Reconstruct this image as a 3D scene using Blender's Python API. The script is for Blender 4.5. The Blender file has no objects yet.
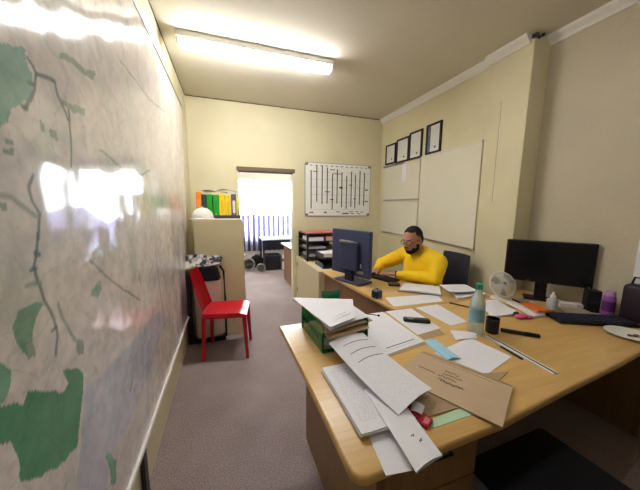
import bpy, bmesh, math, random
from mathutils import Vector, Matrix, noise
random.seed(7)
C = bpy.context.scene.collection
PI = math.pi

# ------------------------------------------------------------------ materials
MATS = {}
def mat(name, col, rough=0.5, metal=0.0, var=0.06, scale=8.0, bump=0.0, bscale=60.0, alpha=None, trans=0.0, coat=0.0, ior=1.45, spec=0.5):
    if name in MATS: return MATS[name]
    m = bpy.data.materials.new(name); m.use_nodes = True
    nt = m.node_tree; b = nt.nodes['Principled BSDF']
    tc = nt.nodes.new('ShaderNodeTexCoord')
    nz = nt.nodes.new('ShaderNodeTexNoise'); nz.inputs['Scale'].default_value = scale; nz.inputs['Detail'].default_value = 4
    nt.links.new(tc.outputs['Object'], nz.inputs['Vector'])
    mx = nt.nodes.new('ShaderNodeMix'); mx.data_type = 'RGBA'
    mx.inputs[6].default_value = [c*(1-var) for c in col]+[1]
    mx.inputs[7].default_value = [min(1, c*(1+var)) for c in col]+[1]
    nt.links.new(nz.outputs['Fac'], mx.inputs[0])
    nt.links.new(mx.outputs[2], b.inputs['Base Color'])
    b.inputs['Roughness'].default_value = rough; b.inputs['Metallic'].default_value = metal
    b.inputs['Transmission Weight'].default_value = trans; b.inputs['IOR'].default_value = ior
    b.inputs['Coat Weight'].default_value = coat; b.inputs['Specular IOR Level'].default_value = spec
    if bump:
        n2 = nt.nodes.new('ShaderNodeTexNoise'); n2.inputs['Scale'].default_value = bscale; n2.inputs['Detail'].default_value = 3
        nt.links.new(tc.outputs['Object'], n2.inputs['Vector'])
        bp = nt.nodes.new('ShaderNodeBump'); bp.inputs['Strength'].default_value = bump; bp.inputs['Distance'].default_value = 0.01
        nt.links.new(n2.outputs['Fac'], bp.inputs['Height']); nt.links.new(bp.outputs['Normal'], b.inputs['Normal'])
    MATS[name] = m
    return m
def srgb(r, g, b):
    f = lambda c: (c/255/12.92) if c/255 <= 0.04045 else ((c/255+0.055)/1.055)**2.4
    return (f(r), f(g), f(b))
def emit(name, col, s):
    m = bpy.data.materials.new(name); m.use_nodes = True
    b = m.node_tree.nodes['Principled BSDF']
    b.inputs['Base Color'].default_value = (*col, 1); b.inputs['Emission Color'].default_value = (*col, 1)
    b.inputs['Emission Strength'].default_value = s
    return m
def node(nt, t, **kw):
    n = nt.nodes.new(t)
    for k, v in kw.items():
        if hasattr(n, k): setattr(n, k, v)
        else: n.inputs[k].default_value = v
    return n
def ramp(nt, stops, interp='LINEAR'):
    r = nt.nodes.new('ShaderNodeValToRGB'); r.color_ramp.interpolation = interp
    e = r.color_ramp.elements
    e[0].position, e[0].color = stops[0][0], (*stops[0][1], 1)
    e[1].position, e[1].color = stops[-1][0], (*stops[-1][1], 1)
    for p, c in stops[1:-1]:
        x = e.new(p); x.color = (*c, 1)
    return r

def wood(name, c1, c2, rough=0.35, axis=(1.2, 14, 14)):
    m = bpy.data.materials.new(name); m.use_nodes = True; nt = m.node_tree; b = nt.nodes['Principled BSDF']
    tc = nt.nodes.new('ShaderNodeTexCoord'); mp = nt.nodes.new('ShaderNodeMapping'); mp.inputs['Scale'].default_value = axis
    nt.links.new(tc.outputs['Object'], mp.inputs['Vector'])
    nz = node(nt, 'ShaderNodeTexNoise', Scale=3.0, Detail=6.0, Distortion=0.6)
    nt.links.new(mp.outputs['Vector'], nz.inputs['Vector'])
    r = ramp(nt, [(0.3, c1), (0.7, c2)]); nt.links.new(nz.outputs['Fac'], r.inputs['Fac'])
    nt.links.new(r.outputs['Color'], b.inputs['Base Color']); b.inputs['Roughness'].default_value = rough
    return m

def paper_mat(name, base, ink, rows=26, density=0.5, cols=1):
    """white paper whose printed lines follow the sheet's own UV"""
    m = bpy.data.materials.new(name); m.use_nodes = True; nt = m.node_tree; b = nt.nodes['Principled BSDF']
    uv = nt.nodes.new('ShaderNodeUVMap'); sp = nt.nodes.new('ShaderNodeSeparateXYZ'); nt.links.new(uv.outputs['UV'], sp.inputs[0])
    def M(op, a, bb=None):
        n = nt.nodes.new('ShaderNodeMath'); n.operation = op
        for i, v in enumerate((a, bb)):
            if v is None: continue
            if isinstance(v, (int, float)): n.inputs[i].default_value = v
            else: nt.links.new(v, n.inputs[i])
        return n.outputs[0]
    fr = M('FRACT', M('MULTIPLY', sp.outputs['Y'], rows))
    line = M('LESS_THAN', fr, 0.38)
    mp = nt.nodes.new('ShaderNodeMapping'); mp.inputs['Scale'].default_value = (26, rows, 1); nt.links.new(uv.outputs['UV'], mp.inputs['Vector'])
    nz = node(nt, 'ShaderNodeTexNoise', Scale=1.0, Detail=5.0); nt.links.new(mp.outputs['Vector'], nz.inputs['Vector'])
    word = M('GREATER_THAN', nz.outputs['Fac'], 1-density)
    edge = M('MULTIPLY', M('MULTIPLY', M('GREATER_THAN', sp.outputs['X'], 0.1), M('LESS_THAN', sp.outputs['X'], 0.88)),
             M('MULTIPLY', M('GREATER_THAN', sp.outputs['Y'], 0.1), M('LESS_THAN', sp.outputs['Y'], 0.9)))
    f = M('MULTIPLY', M('MULTIPLY', line, word), edge)
    mx = nt.nodes.new('ShaderNodeMix'); mx.data_type = 'RGBA'; nt.links.new(M('MULTIPLY', f, 0.3), mx.inputs[0])
    mx.inputs[6].default_value = (*base, 1); mx.inputs[7].default_value = (*ink, 1)
    nt.links.new(mx.outputs[2], b.inputs['Base Color']); b.inputs['Roughness'].default_value = 0.6
    return m

M_paper = mat('paper_plain', srgb(234, 234, 241), 0.6, var=0.02)
M_print = paper_mat('paper_printed', srgb(233, 233, 240), srgb(120, 120, 130), 44, 0.5)
M_print2 = paper_mat('paper_printed_faint', srgb(231, 231, 239), srgb(165, 165, 175), 40, 0.45)
M_kraft = mat('kraft_paper', srgb(190, 166, 136), 0.55, var=0.06, scale=14, bump=0.15, bscale=25)
M_kraft2 = mat('kraft_paper_dark', srgb(170, 146, 114), 0.6, var=0.07, scale=12)
M_oak = wood('oak_laminate', srgb(204, 164, 98), srgb(216, 178, 112), 0.3)
M_oakedge = wood('oak_edge', srgb(168, 120, 66), srgb(190, 142, 86), 0.4)
M_brownpanel = wood('brown_panel', srgb(120, 84, 58), srgb(140, 100, 70), 0.45, (10, 10, 1))
M_pedpanel = wood('pedestal_panel', srgb(128, 98, 60), srgb(148, 114, 72), 0.45, (10, 10, 1))
M_beige = mat('beige_steel', srgb(212, 198, 160), 0.4, var=0.03)
M_cab = mat('cabinet_steel', srgb(206, 194, 156), 0.4, var=0.03)
M_black = mat('black_plastic', srgb(22, 22, 27), 0.4, var=0.1)
M_blackg = mat('black_gloss', srgb(14, 15, 20), 0.18, var=0.05)
M_navy = mat('navy_plastic', srgb(58, 66, 98), 0.4, var=0.08)
M_navyd = mat('navy_dark', srgb(34, 38, 60), 0.4, var=0.08)
M_chair = mat('charcoal_fabric', srgb(74, 76, 92), 0.85, var=0.12, scale=60, bump=0.2, bscale=300)
M_chairdark = mat('dark_fabric', srgb(20, 20, 28), 0.9, var=0.12, scale=60)
M_red = mat('red_plastic', srgb(196, 22, 38), 0.32, var=0.05)
M_white = mat('white_plastic', srgb(232, 230, 224), 0.35, var=0.02)
M_wb = mat('whiteboard_enamel', srgb(226, 222, 204), 0.22, var=0.015, scale=2)
M_alu = mat('aluminium', srgb(176, 176, 172), 0.35, 0.7, var=0.04)
M_grey = mat('grey_plastic', srgb(128, 128, 126), 0.5)
M_dkline = mat('dark_line', srgb(48, 46, 50), 0.6)
M_skin = mat('skin', srgb(184, 134, 110), 0.5, var=0.06, scale=20)
M_hair = mat('hair_black', srgb(24, 18, 17), 0.8, var=0.2, scale=90, bump=0.5, bscale=200)
M_yellow = mat('yellow_knit', srgb(252, 206, 22), 0.8, var=0.06, scale=30, bump=0.25, bscale=30)
M_trouser = mat('dark_trousers', srgb(36, 38, 52), 0.85)
M_ceil = mat('ceiling_paint', srgb(222, 216, 200), 0.8, var=0.04, scale=3, bump=0.1, bscale=30)
M_green = mat('green_plastic', srgb(24, 140, 80), 0.15, var=0.08, trans=0.35)
M_greenop = mat('green_plastic_solid', srgb(10, 88, 52), 0.25, var=0.08)

def wall_mat(name, c, block=True, tex=0.12, tscale=90):
    m = bpy.data.materials.new(name); m.use_nodes = True; nt = m.node_tree; b = nt.nodes['Principled BSDF']
    tc = nt.nodes.new('ShaderNodeTexCoord')
    nz = node(nt, 'ShaderNodeTexNoise', Scale=2.2, Detail=5.0); nt.links.new(tc.outputs['Object'], nz.inputs['Vector'])
    r = ramp(nt, [(0.3, [x*0.94 for x in c]), (0.7, [min(1, x*1.04) for x in c])]); nt.links.new(nz.outputs['Fac'], r.inputs['Fac'])
    nt.links.new(r.outputs['Color'], b.inputs['Base Color']); b.inputs['Roughness'].default_value = 0.55
    n2 = node(nt, 'ShaderNodeTexNoise', Scale=float(tscale), Detail=3.0); nt.links.new(tc.outputs['Object'], n2.inputs['Vector'])
    bp = node(nt, 'ShaderNodeBump', Strength=tex, Distance=0.01); nt.links.new(n2.outputs['Fac'], bp.inputs['Height'])
    nt.links.new(bp.outputs['Normal'], b.inputs['Normal'])
    return m
M_wall = wall_mat('cream_wall', srgb(220, 212, 178))
M_wallR = wall_mat('cream_wall_textured', srgb(198, 188, 164), tex=0.3, tscale=45)
M_far = wall_mat('far_room_wall', srgb(222, 216, 205))

def carpet_mat():
    m = bpy.data.materials.new('carpet_pile'); m.use_nodes = True; nt = m.node_tree; b = nt.nodes['Principled BSDF']
    tc = nt.nodes.new('ShaderNodeTexCoord')
    n1 = node(nt, 'ShaderNodeTexNoise', Scale=140.0, Detail=3.0); n2 = node(nt, 'ShaderNodeTexNoise', Scale=4.0, Detail=4.0)
    for n in (n1, n2): nt.links.new(tc.outputs['Object'], n.inputs['Vector'])
    r = ramp(nt, [(0.3, srgb(122, 107, 107)), (0.7, srgb(176, 160, 158))]); nt.links.new(n1.outputs['Fac'], r.inputs['Fac'])
    r2 = ramp(nt, [(0.3, (0.82, 0.8, 0.8)), (0.7, (1.0, 1.0, 1.0))]); nt.links.new(n2.outputs['Fac'], r2.inputs['Fac'])
    mx = nt.nodes.new('ShaderNodeMix'); mx.data_type = 'RGBA'; mx.blend_type = 'MULTIPLY'; mx.inputs[0].default_value = 1
    nt.links.new(r.outputs['Color'], mx.inputs[6]); nt.links.new(r2.outputs['Color'], mx.inputs[7])
    nt.links.new(mx.outputs[2], b.inputs['Base Color']); b.inputs['Roughness'].default_value = 0.95
    bp = node(nt, 'ShaderNodeBump', Strength=0.5, Distance=0.01); nt.links.new(n1.outputs['Fac'], bp.inputs['Height']); nt.links.new(bp.outputs['Normal'], b.inputs['Normal'])
    return m
M_carpet = carpet_mat()

# ------------------------------------------------------------------ mesh builder
def RZ(a): return Matrix.Rotation(a, 4, 'Z')
def T(*v): return Matrix.Translation(v)
class MB:
    def __init__(s): s.bm = bmesh.new(); s.bm.loops.layers.uv.new('UVMap')
    def add(s, t, M=None):
        if M is not None: bmesh.ops.transform(t, matrix=M, verts=t.verts)
        me = bpy.data.meshes.new('tmp'); t.to_mesh(me); t.free(); s.bm.from_mesh(me); bpy.data.meshes.remove(me); return s
    def box(s, lo, hi, bev=0.0, M=None, seg=2):
        t = bmesh.new(); bmesh.ops.create_cube(t, size=1)
        for v in t.verts: v.co = Vector([lo[i]+(v.co[i]+0.5)*(hi[i]-lo[i]) for i in range(3)])
        if bev: bmesh.ops.bevel(t, geom=list(t.edges), offset=bev, segments=seg, affect='EDGES', profile=0.5)
        return s.add(t, M)
    def tube(s, pts, r, seg=10, M=None):
        t = bmesh.new(); pts = [Vector(p) for p in pts]; n = len(pts)
        rs = r if isinstance(r, (list, tuple)) else [r]*n
        rings = []
        up = Vector((0, 0, 1))
        for i, p in enumerate(pts):
            d = (pts[min(i+1, n-1)]-pts[max(i-1, 0)]).normalized()
            a = d.cross(up)
            if a.length < 1e-3: a = d.cross(Vector((1, 0, 0)))
            a.normalize(); b = d.cross(a)
            rings.append([t.verts.new(p+(a*math.cos(2*PI*k/seg)+b*math.sin(2*PI*k/seg))*rs[i]) for k in range(seg)])
        for i in range(n-1):
            for k in range(seg):
                t.faces.new((rings[i][k], rings[i][(k+1) % seg], rings[i+1][(k+1) % seg], rings[i+1][k]))
        t.faces.new(rings[0][::-1]); t.faces.new(rings[-1])
        bmesh.ops.recalc_face_normals(t, faces=t.faces)
        return s.add(t, M)
    def lathe(s, prof, c=(0, 0, 0), seg=24, M=None):
        t = bmesh.new(); rings = []
        for r, z in prof:
            rings.append([t.verts.new((c[0]+max(r, 1e-4)*math.cos(2*PI*k/seg), c[1]+max(r, 1e-4)*math.sin(2*PI*k/seg), c[2]+z)) for k in range(seg)])
        for i in range(len(rings)-1):
            for k in range(seg):
                t.faces.new((rings[i][k], rings[i][(k+1) % seg], rings[i+1][(k+1) % seg], rings[i+1][k]))
        t.faces.new(rings[0][::-1]); t.faces.new(rings[-1])
        bmesh.ops.recalc_face_normals(t, faces=t.faces)
        return s.add(t, M)
    def prism(s, poly, z0, z1, bev=0.0, M=None, seg=3):
        t = bmesh.new(); a = [t.verts.new((x, y, z0)) for x, y in poly]; b = [t.verts.new((x, y, z1)) for x, y in poly]; n = len(poly)
        t.faces.new(a[::-1]); t.faces.new(b)
        for i in range(n): t.faces.new((a[i], a[(i+1) % n], b[(i+1) % n], b[i]))
        bmesh.ops.recalc_face_normals(t, faces=t.faces)
        if bev:
            ed = [e for e in t.edges if abs(e.verts[0].co.z-e.verts[1].co.z) < 1e-6]
            bmesh.ops.bevel(t, geom=ed, offset=bev, segments=seg, affect='EDGES', profile=0.5)
        return s.add(t, M)
    def ball(s, c, r, seg=20, M=None):
        t = bmesh.new(); bmesh.ops.create_uvsphere(t, u_segments=seg, v_segments=seg//2+2, radius=1)
        r = r if isinstance(r, (list, tuple)) else (r, r, r)
        for v in t.verts: v.co = Vector((c[0]+v.co.x*r[0], c[1]+v.co.y*r[1], c[2]+v.co.z*r[2]))
        return s.add(t, M)
    def sheet(s, fn, nu=10, nv=10, th=0.001, M=None):
        """fn(u,v)->point of the lower face; given a thickness along +z"""
        t = bmesh.new(); uvl = t.loops.layers.uv.new('UVMap')
        lo = [[t.verts.new(Vector(fn(i/nu, j/nv))) for j in range(nv+1)] for i in range(nu+1)]
        hi = [[t.verts.new(Vector(fn(i/nu, j/nv))+Vector((0, 0, th))) for j in range(nv+1)] for i in range(nu+1)]
        def F(vs, uvs):
            f = t.faces.new(vs)
            for l, q in zip(f.loops, uvs): l[uvl].uv = q
        for i in range(nu):
            for j in range(nv):
                q = [(i/nu, j/nv), ((i+1)/nu, j/nv), ((i+1)/nu, (j+1)/nv), (i/nu, (j+1)/nv)]
                F((hi[i][j], hi[i+1][j], hi[i+1][j+1], hi[i][j+1]), q)
                F((lo[i][j+1], lo[i+1][j+1], lo[i+1][j], lo[i][j]), [q[3], q[2], q[1], q[0]])
        z4 = [(0, 0)]*4
        for i in range(nu):
            F((lo[i][0], lo[i+1][0], hi[i+1][0], hi[i][0]), z4); F((hi[i][nv], hi[i+1][nv], lo[i+1][nv], lo[i][nv]), z4)
        for j in range(nv):
            F((hi[0][j], hi[0][j+1], lo[0][j+1], lo[0][j]), z4); F((lo[nu][j], lo[nu][j+1], hi[nu][j+1], hi[nu][j]), z4)
        bmesh.ops.recalc_face_normals(t, faces=t.faces)
        return s.add(t, M)
    def build(s, name, m, parent=None, smooth=False, local=False):
        """world-space mesh (or local to the parent when local=True) -> one object"""
        me = bpy.data.meshes.new(name)
        if parent is None:
            xs = [v.co for v in s.bm.verts]
            c = Vector(((min(v.x for v in xs)+max(v.x for v in xs))/2, (min(v.y for v in xs)+max(v.y for v in xs))/2, min(v.z for v in xs)))
            bmesh.ops.translate(s.bm, verts=s.bm.verts, vec=-c)
        elif not local:
            Mx = Matrix.Identity(4); p = parent
            while p: Mx = p.matrix_basis @ Mx; p = p.parent
            bmesh.ops.transform(s.bm, matrix=Mx.inverted(), verts=s.bm.verts)
        s.bm.to_mesh(me); s.bm.free()
        o = bpy.data.objects.new(name, me); C.objects.link(o)
        me.materials.append(m)
        if smooth:
            for p in me.polygons: p.use_smooth = True
            try: me.set_sharp_from_angle(angle=math.radians(40))
            except Exception: pass
        if parent is None: o.location = c
        else: o.parent = parent
        return o

def tag(o, label, cat, group=None):
    o['label'] = label; o['category'] = cat
    if group: o['group'] = group
    return o
def thing(name, label, cat, loc=(0, 0, 0), rz=0.0, group=None):
    o = bpy.data.objects.new(name, None); C.objects.link(o); o.empty_display_size = 0.1
    o.location = loc; o.rotation_euler = (0, 0, rz); return tag(o, label, cat, group)
def struct(o): o['kind'] = 'structure'; return o

def quadfn(q, bend=0.0, wob=0.0, seed=0.0):
    """q: four (x,y,z) corners around; bilinear patch, bend lifts the middle, wob ripples it"""
    a, b, c, d = [Vector(p) for p in q]
    def fn(u, v):
        p = (a*(1-u)+b*u)*(1-v)+(d*(1-u)+c*u)*v
        z = bend*4*u*(1-u)
        if wob: z += wob*(1+noise.noise(Vector((u*2.2+seed, v*2.2, seed))))
        return (p.x, p.y, p.z+z)
    return fn
def paper(name, label, q, z, m=None, cat='paper', group=None, th=0.0016, bend=0.0, wob=0.0):
    q = [(x[0], x[1], x[2] if len(x) > 2 else z) for x in q]
    b = MB().sheet(quadfn(q, bend, wob, random.random()*9), 10, 10, th)
    return tag(b.build(name, m or M_paper), label, cat, group)
def scribble(o_parent, name, p0, dx, dy, n, w, m, z, seed=1, r=0.0007):
    """handwritten-like stroke running along dx, height along dy"""
    rnd = random.Random(seed); pts = []
    for i in range(n):
        f = i/(n-1); k = rnd.uniform(-1, 1)
        pts.append((p0[0]+dx[0]*f+dy[0]*w*k, p0[1]+dx[1]*f+dy[1]*w*k, z))
    return MB().tube(pts, r, 4).build(name, m, o_parent)

# ------------------------------------------------------------------ room shell
XL, XR, XP, XR2, YB, HC, YF = -0.462, 2.456, 2.41, 2.60, 4.028, 2.906, -1.7
DX0, DX1, DZ = 0.164, 0.945, 2.035
FX0, FX1, FY = -1.6, 3.2, 7.25
struct(MB().box((FX0, YF-0.1, -0.1), (FX1, FY+0.1, 0)).build('floor', M_carpet))
struct(MB().box((FX0, YF-0.1, HC), (FX1, FY+0.1, HC+0.1)).build('ceiling', M_ceil))
struct(MB().box((XL-0.12, YF, 0), (XL, YB, HC)).build('wall_left', M_wall))
b = MB().box((FX0, YB, 0), (DX0, YB+0.14, HC)).box((DX1, YB, 0), (FX1, YB+0.14, HC)).box((DX0, YB, DZ), (DX1, YB+0.14, HC))
struct(b.build('wall_back', M_wall))
b = MB().box((XR, 2.068, 0), (XR+0.3, YB, HC))
struct(b.build('wall_right', M_wall))
struct(MB().box((XP, 1.69, 0), (XR+0.3, 2.07, HC), 0.006).build('trim_1', M_wall))
struct(MB().box((XR2, YF, 0), (XR2+0.12, 1.69, HC)).build('wall_right_recess', M_wallR))
struct(MB().box((XL-0.12, YF-0.12, 0), (XR2+0.12, YF, HC)).build('wall_front', M_wallR))
# cornices
def cornice(name, x, y0, y1, d=0.06):
    t = MB(); prof = [(0, 0), (-0.012, 0), (-0.02, 0.02), (-0.05, 0.05), (-0.06, 0.07), (0, 0.07)]
    bm = bmesh.new(); A = [bm.verts.new((x+px, y0, HC-0.0705+pz)) for px, pz in prof]; B = [bm.verts.new((x+px, y1, HC-0.0705+pz)) for px, pz in prof]
    n = len(prof); bm.faces.new(A); bm.faces.new(B[::-1])
    for i in range(n): bm.faces.new((A[i], B[i], B[(i+1) % n], A[(i+1) % n]))
    bmesh.ops.recalc_face_normals(bm, faces=bm.faces); t.add(bm)
    return struct(t.build(name, M_white))
cornice('trim_2', XR, 2.071, YB)
cornice('trim_3', XP, 1.72, 2.10)
cornice('trim_4', XR2, YF, 1.689)
# broken plaster where the pillar meets the ceiling
b = MB()
for i in range(9):
    b.ball((XP+0.03+random.uniform(-0.035, 0.05), 1.70+random.uniform(-0.02, 0.03), HC-0.012+random.uniform(-0.02, 0.008)), random.uniform(0.012, 0.022), 8)
struct(b.build('trim_5', M_dkline))
# uneven dark gap between the back wall and the ceiling
pts = [(XL+0.01+i*0.05, YB-0.002, HC-0.006+0.006*noise.noise(Vector((i*0.7, 0, 0)))) for i in range(59)]
struct(MB().tube(pts, [0.006+0.004*noise.noise(Vector((i*0.9, 3, 0))) for i in range(59)], 6).build('trim_6', mat('gap_dark', srgb(98, 86, 62), 0.9)))
pts = [(XL+0.002, 1.2+i*0.06, HC-0.005+0.004*noise.noise(Vector((i*0.7, 9, 0)))) for i in range(48)]
struct(MB().tube(pts, [0.005+0.003*noise.noise(Vector((i*0.9, 5, 0))) for i in range(48)], 6).build('trim_7', MATS['gap_dark']))
# hairline crack on the pillar
pts = [(XP-0.0005, 1.93+0.008*noise.noise(Vector((i*0.5, 0, 2))), 1.55+i*0.04) for i in range(24)]
struct(MB().tube(pts, 0.0015, 5).build('trim_8', MATS['gap_dark']))
# doorway head rail
struct(MB().box((DX0-0.02, YB-0.03, DZ-0.045), (DX1+0.03, YB+0.0, DZ+0.012), 0.004).box((DX0, YB-0.0005, DZ-0.06), (DX1, YB+0.05, DZ-0.0), 0.003).build('door_1', mat('door_rail', srgb(122, 104, 84), 0.6, bump=0.2)))

# ------------------------------------------------------------------ far room
WX0, WX1, WZ0, WZ1 = 0.05, 2.5, 0.62, 2.2
b = MB().box((FX0, FY, 0), (WX0, FY+0.12, HC)).box((WX1, FY, 0), (FX1, FY+0.12, HC)).box((WX0, FY, 0), (WX1, FY+0.12, WZ0)).box((WX0, FY, WZ1), (WX1, FY+0.12, HC))
struct(b.build('wall_far_back', M_far))
struct(MB().box((FX0-0.1, YB, 0), (FX0, FY+0.12, HC)).build('wall_far_left', M_far))
struct(MB().box((FX1, YB, 0), (FX1+0.1, FY+0.12, HC)).build('wall_far_right', M_far))
b = MB()
for x in (WX0+0.02, 0.66, 1.36, 1.93, WX1-0.02): b.box((x-0.018, FY+0.03, WZ0), (x+0.018, FY+0.07, WZ1))
for z in (WZ0+0.02, WZ1-0.02): b.box((WX0, FY+0.03, z-0.018), (WX1, FY+0.07, z+0.018))
struct(b.build('window_1', M_white))
# half-height striped curtain on a rail
cu = thing('curtain', 'violet grey striped half curtain hanging below the bright window', 'curtain', (0.9, FY-0.05, 0.3))
b = MB(); N = 340
bm = bmesh.new(); prev = None
for i in range(N+1):
    x = 0.0+2.55*i/N; y = FY-0.055+0.022*math.sin(i*0.75)
    cur = (bm.verts.new((x, y, 0.32)), bm.verts.new((x, y, 1.26)))
    if prev: bm.faces.new((prev[0], cur[0], cur[1], prev[1]))
    prev = cur
bmesh.ops.solidify(bm, geom=list(bm.faces), thickness=0.003); b.add(bm)
m = bpy.data.materials.new('striped_curtain'); m.use_nodes = True; nt = m.node_tree; bs = nt.nodes['Principled BSDF']
tc = nt.nodes.new('ShaderNodeTexCoord'); wv = node(nt, 'ShaderNodeTexWave', Scale=2.4); wv.bands_direction = 'X'
nt.links.new(tc.outputs['Object'], wv.inputs['Vector'])
r = ramp(nt, [(0.35, srgb(104, 100, 128)), (0.65, srgb(214, 212, 230))]); nt.links.new(wv.outputs['Fac'], r.inputs['Fac']); nt.links.new(r.outputs['Color'], bs.inputs['Base Color'])
bs.inputs['Roughness'].default_value = 0.9; bs.inputs['Transmission Weight'].default_value = 0.06
b.build('curtain_cloth', m, cu, True)
MB().tube([(-0.03, FY-0.055, 1.27), (2.58, FY-0.055, 1.27)], 0.01).build('curtain_rail', M_grey, cu)

tb = thing('side_table', 'table with a pale blue top under the far window', 'table', (1.12, 6.45, 0))
MB().box((0.72, 6.15, 0.72), (1.52, 6.8, 0.75), 0.006).build('tabletop', mat('pale_blue_top', srgb(186, 220, 244), 0.3), tb)
for x in (0.76, 1.48):
    for y in (6.19, 6.76): MB().box((x-0.02, y-0.02, 0), (x+0.02, y+0.02, 0.72)).build('leg', M_navyd, tb)
MB().box((0.8, 6.76, 0.4), (1.44, 6.78, 0.72)).build('back_panel', M_navyd, tb)
bx = thing('storage_box', 'black lidded box on the floor beneath the pale blue table', 'box', (0.98, 6.4, 0))
MB().box((0.8, 6.22, 0), (1.16, 6.6, 0.32), 0.01).build('body', M_black, bx); MB().box((0.79, 6.21, 0.32), (1.17, 6.61, 0.35), 0.006).build('lid', M_navyd, bx)
bg = thing('duffel_bag', 'slumped black bag on the floor beside the silver wheels', 'bag', (0.66, 6.62, 0))
MB().ball((0.64, 6.62, 0.16), (0.16, 0.13, 0.16)).build('body', M_chairdark, bg, True)
MB().tube([(0.55, 6.5, 0.24), (0.6, 6.48, 0.36), (0.7, 6.48, 0.36), (0.75, 6.5, 0.24)], 0.01).build('handle', M_black, bg)
def wheel(x, y, r, label):
    t = thing('trolley_wheel', label, 'wheel', (x, y, 0)); Mx = T(x, y, r)@Matrix.Rotation(PI/2, 4, 'X')
    MB().lathe([(r*0.78, -0.02), (r, -0.02), (r, 0.02), (r*0.78, 0.02), (r*0.78, -0.02)], seg=28, M=Mx).build('tyre', M_alu, t, True)
    b = MB()
    for k in range(6): b.tube([(0, 0, 0), (r*0.8*math.cos(k*PI/3), r*0.8*math.sin(k*PI/3), 0)], 0.008, 6, Mx)
    b.lathe([(0.02, -0.03), (0.02, 0.03)], seg=12, M=Mx); b.build('hub', M_grey, t)
wheel(0.42, 6.35, 0.15, 'larger silver wheel on the carpet of the far room'); wheel(0.68, 6.12, 0.1, 'small silver wheel in front of the black bag')
wb_ = thing('cardboard_carton', 'small white carton on the floor by the wooden desk in the far room', 'box', (1.27, 6.3, 0))
MB().box((1.19, 6.22, 0), (1.35, 6.4, 0.32), 0.004).build('body', M_white, wb_)
MB().box((1.188, 6.218, 0.2), (1.26, 6.221, 0.26)).build('label_panel', M_dkline, wb_)
fd = thing('wooden_desk', 'reddish brown desk seen edge-on through the doorway', 'desk', (1.45, 5.2, 0))
MB().prism([(1.02, 5.5), (1.05, 4.6), (1.8, 4.6), (1.8, 5.5)], 0.72, 0.75, 0.006).build('tabletop', M_brownpanel, fd)
MB().box((1.08, 4.62, 0), (1.1, 5.45, 0.72)).build('side_panel', M_brownpanel, fd); MB().box((1.74, 4.62, 0), (1.76, 5.45, 0.72)).build('side_panel', M_brownpanel, fd)
fm = thing('desk_monitor', 'dark monitor on the brown desk in the far room', 'monitor', (1.35, 5.3, 0.75))
MB().box((1.22, 5.28, 0.86), (1.6, 5.31, 1.16), 0.006).build('screen_housing', M_navyd, fm); MB().box((1.36, 5.29, 0.76), (1.42, 5.31, 0.9)).build('stand', M_navyd, fm); MB().box((1.3, 5.22, 0.75), (1.48, 5.38, 0.762), 0.004).build('stand_base', M_navyd, fm)

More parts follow.
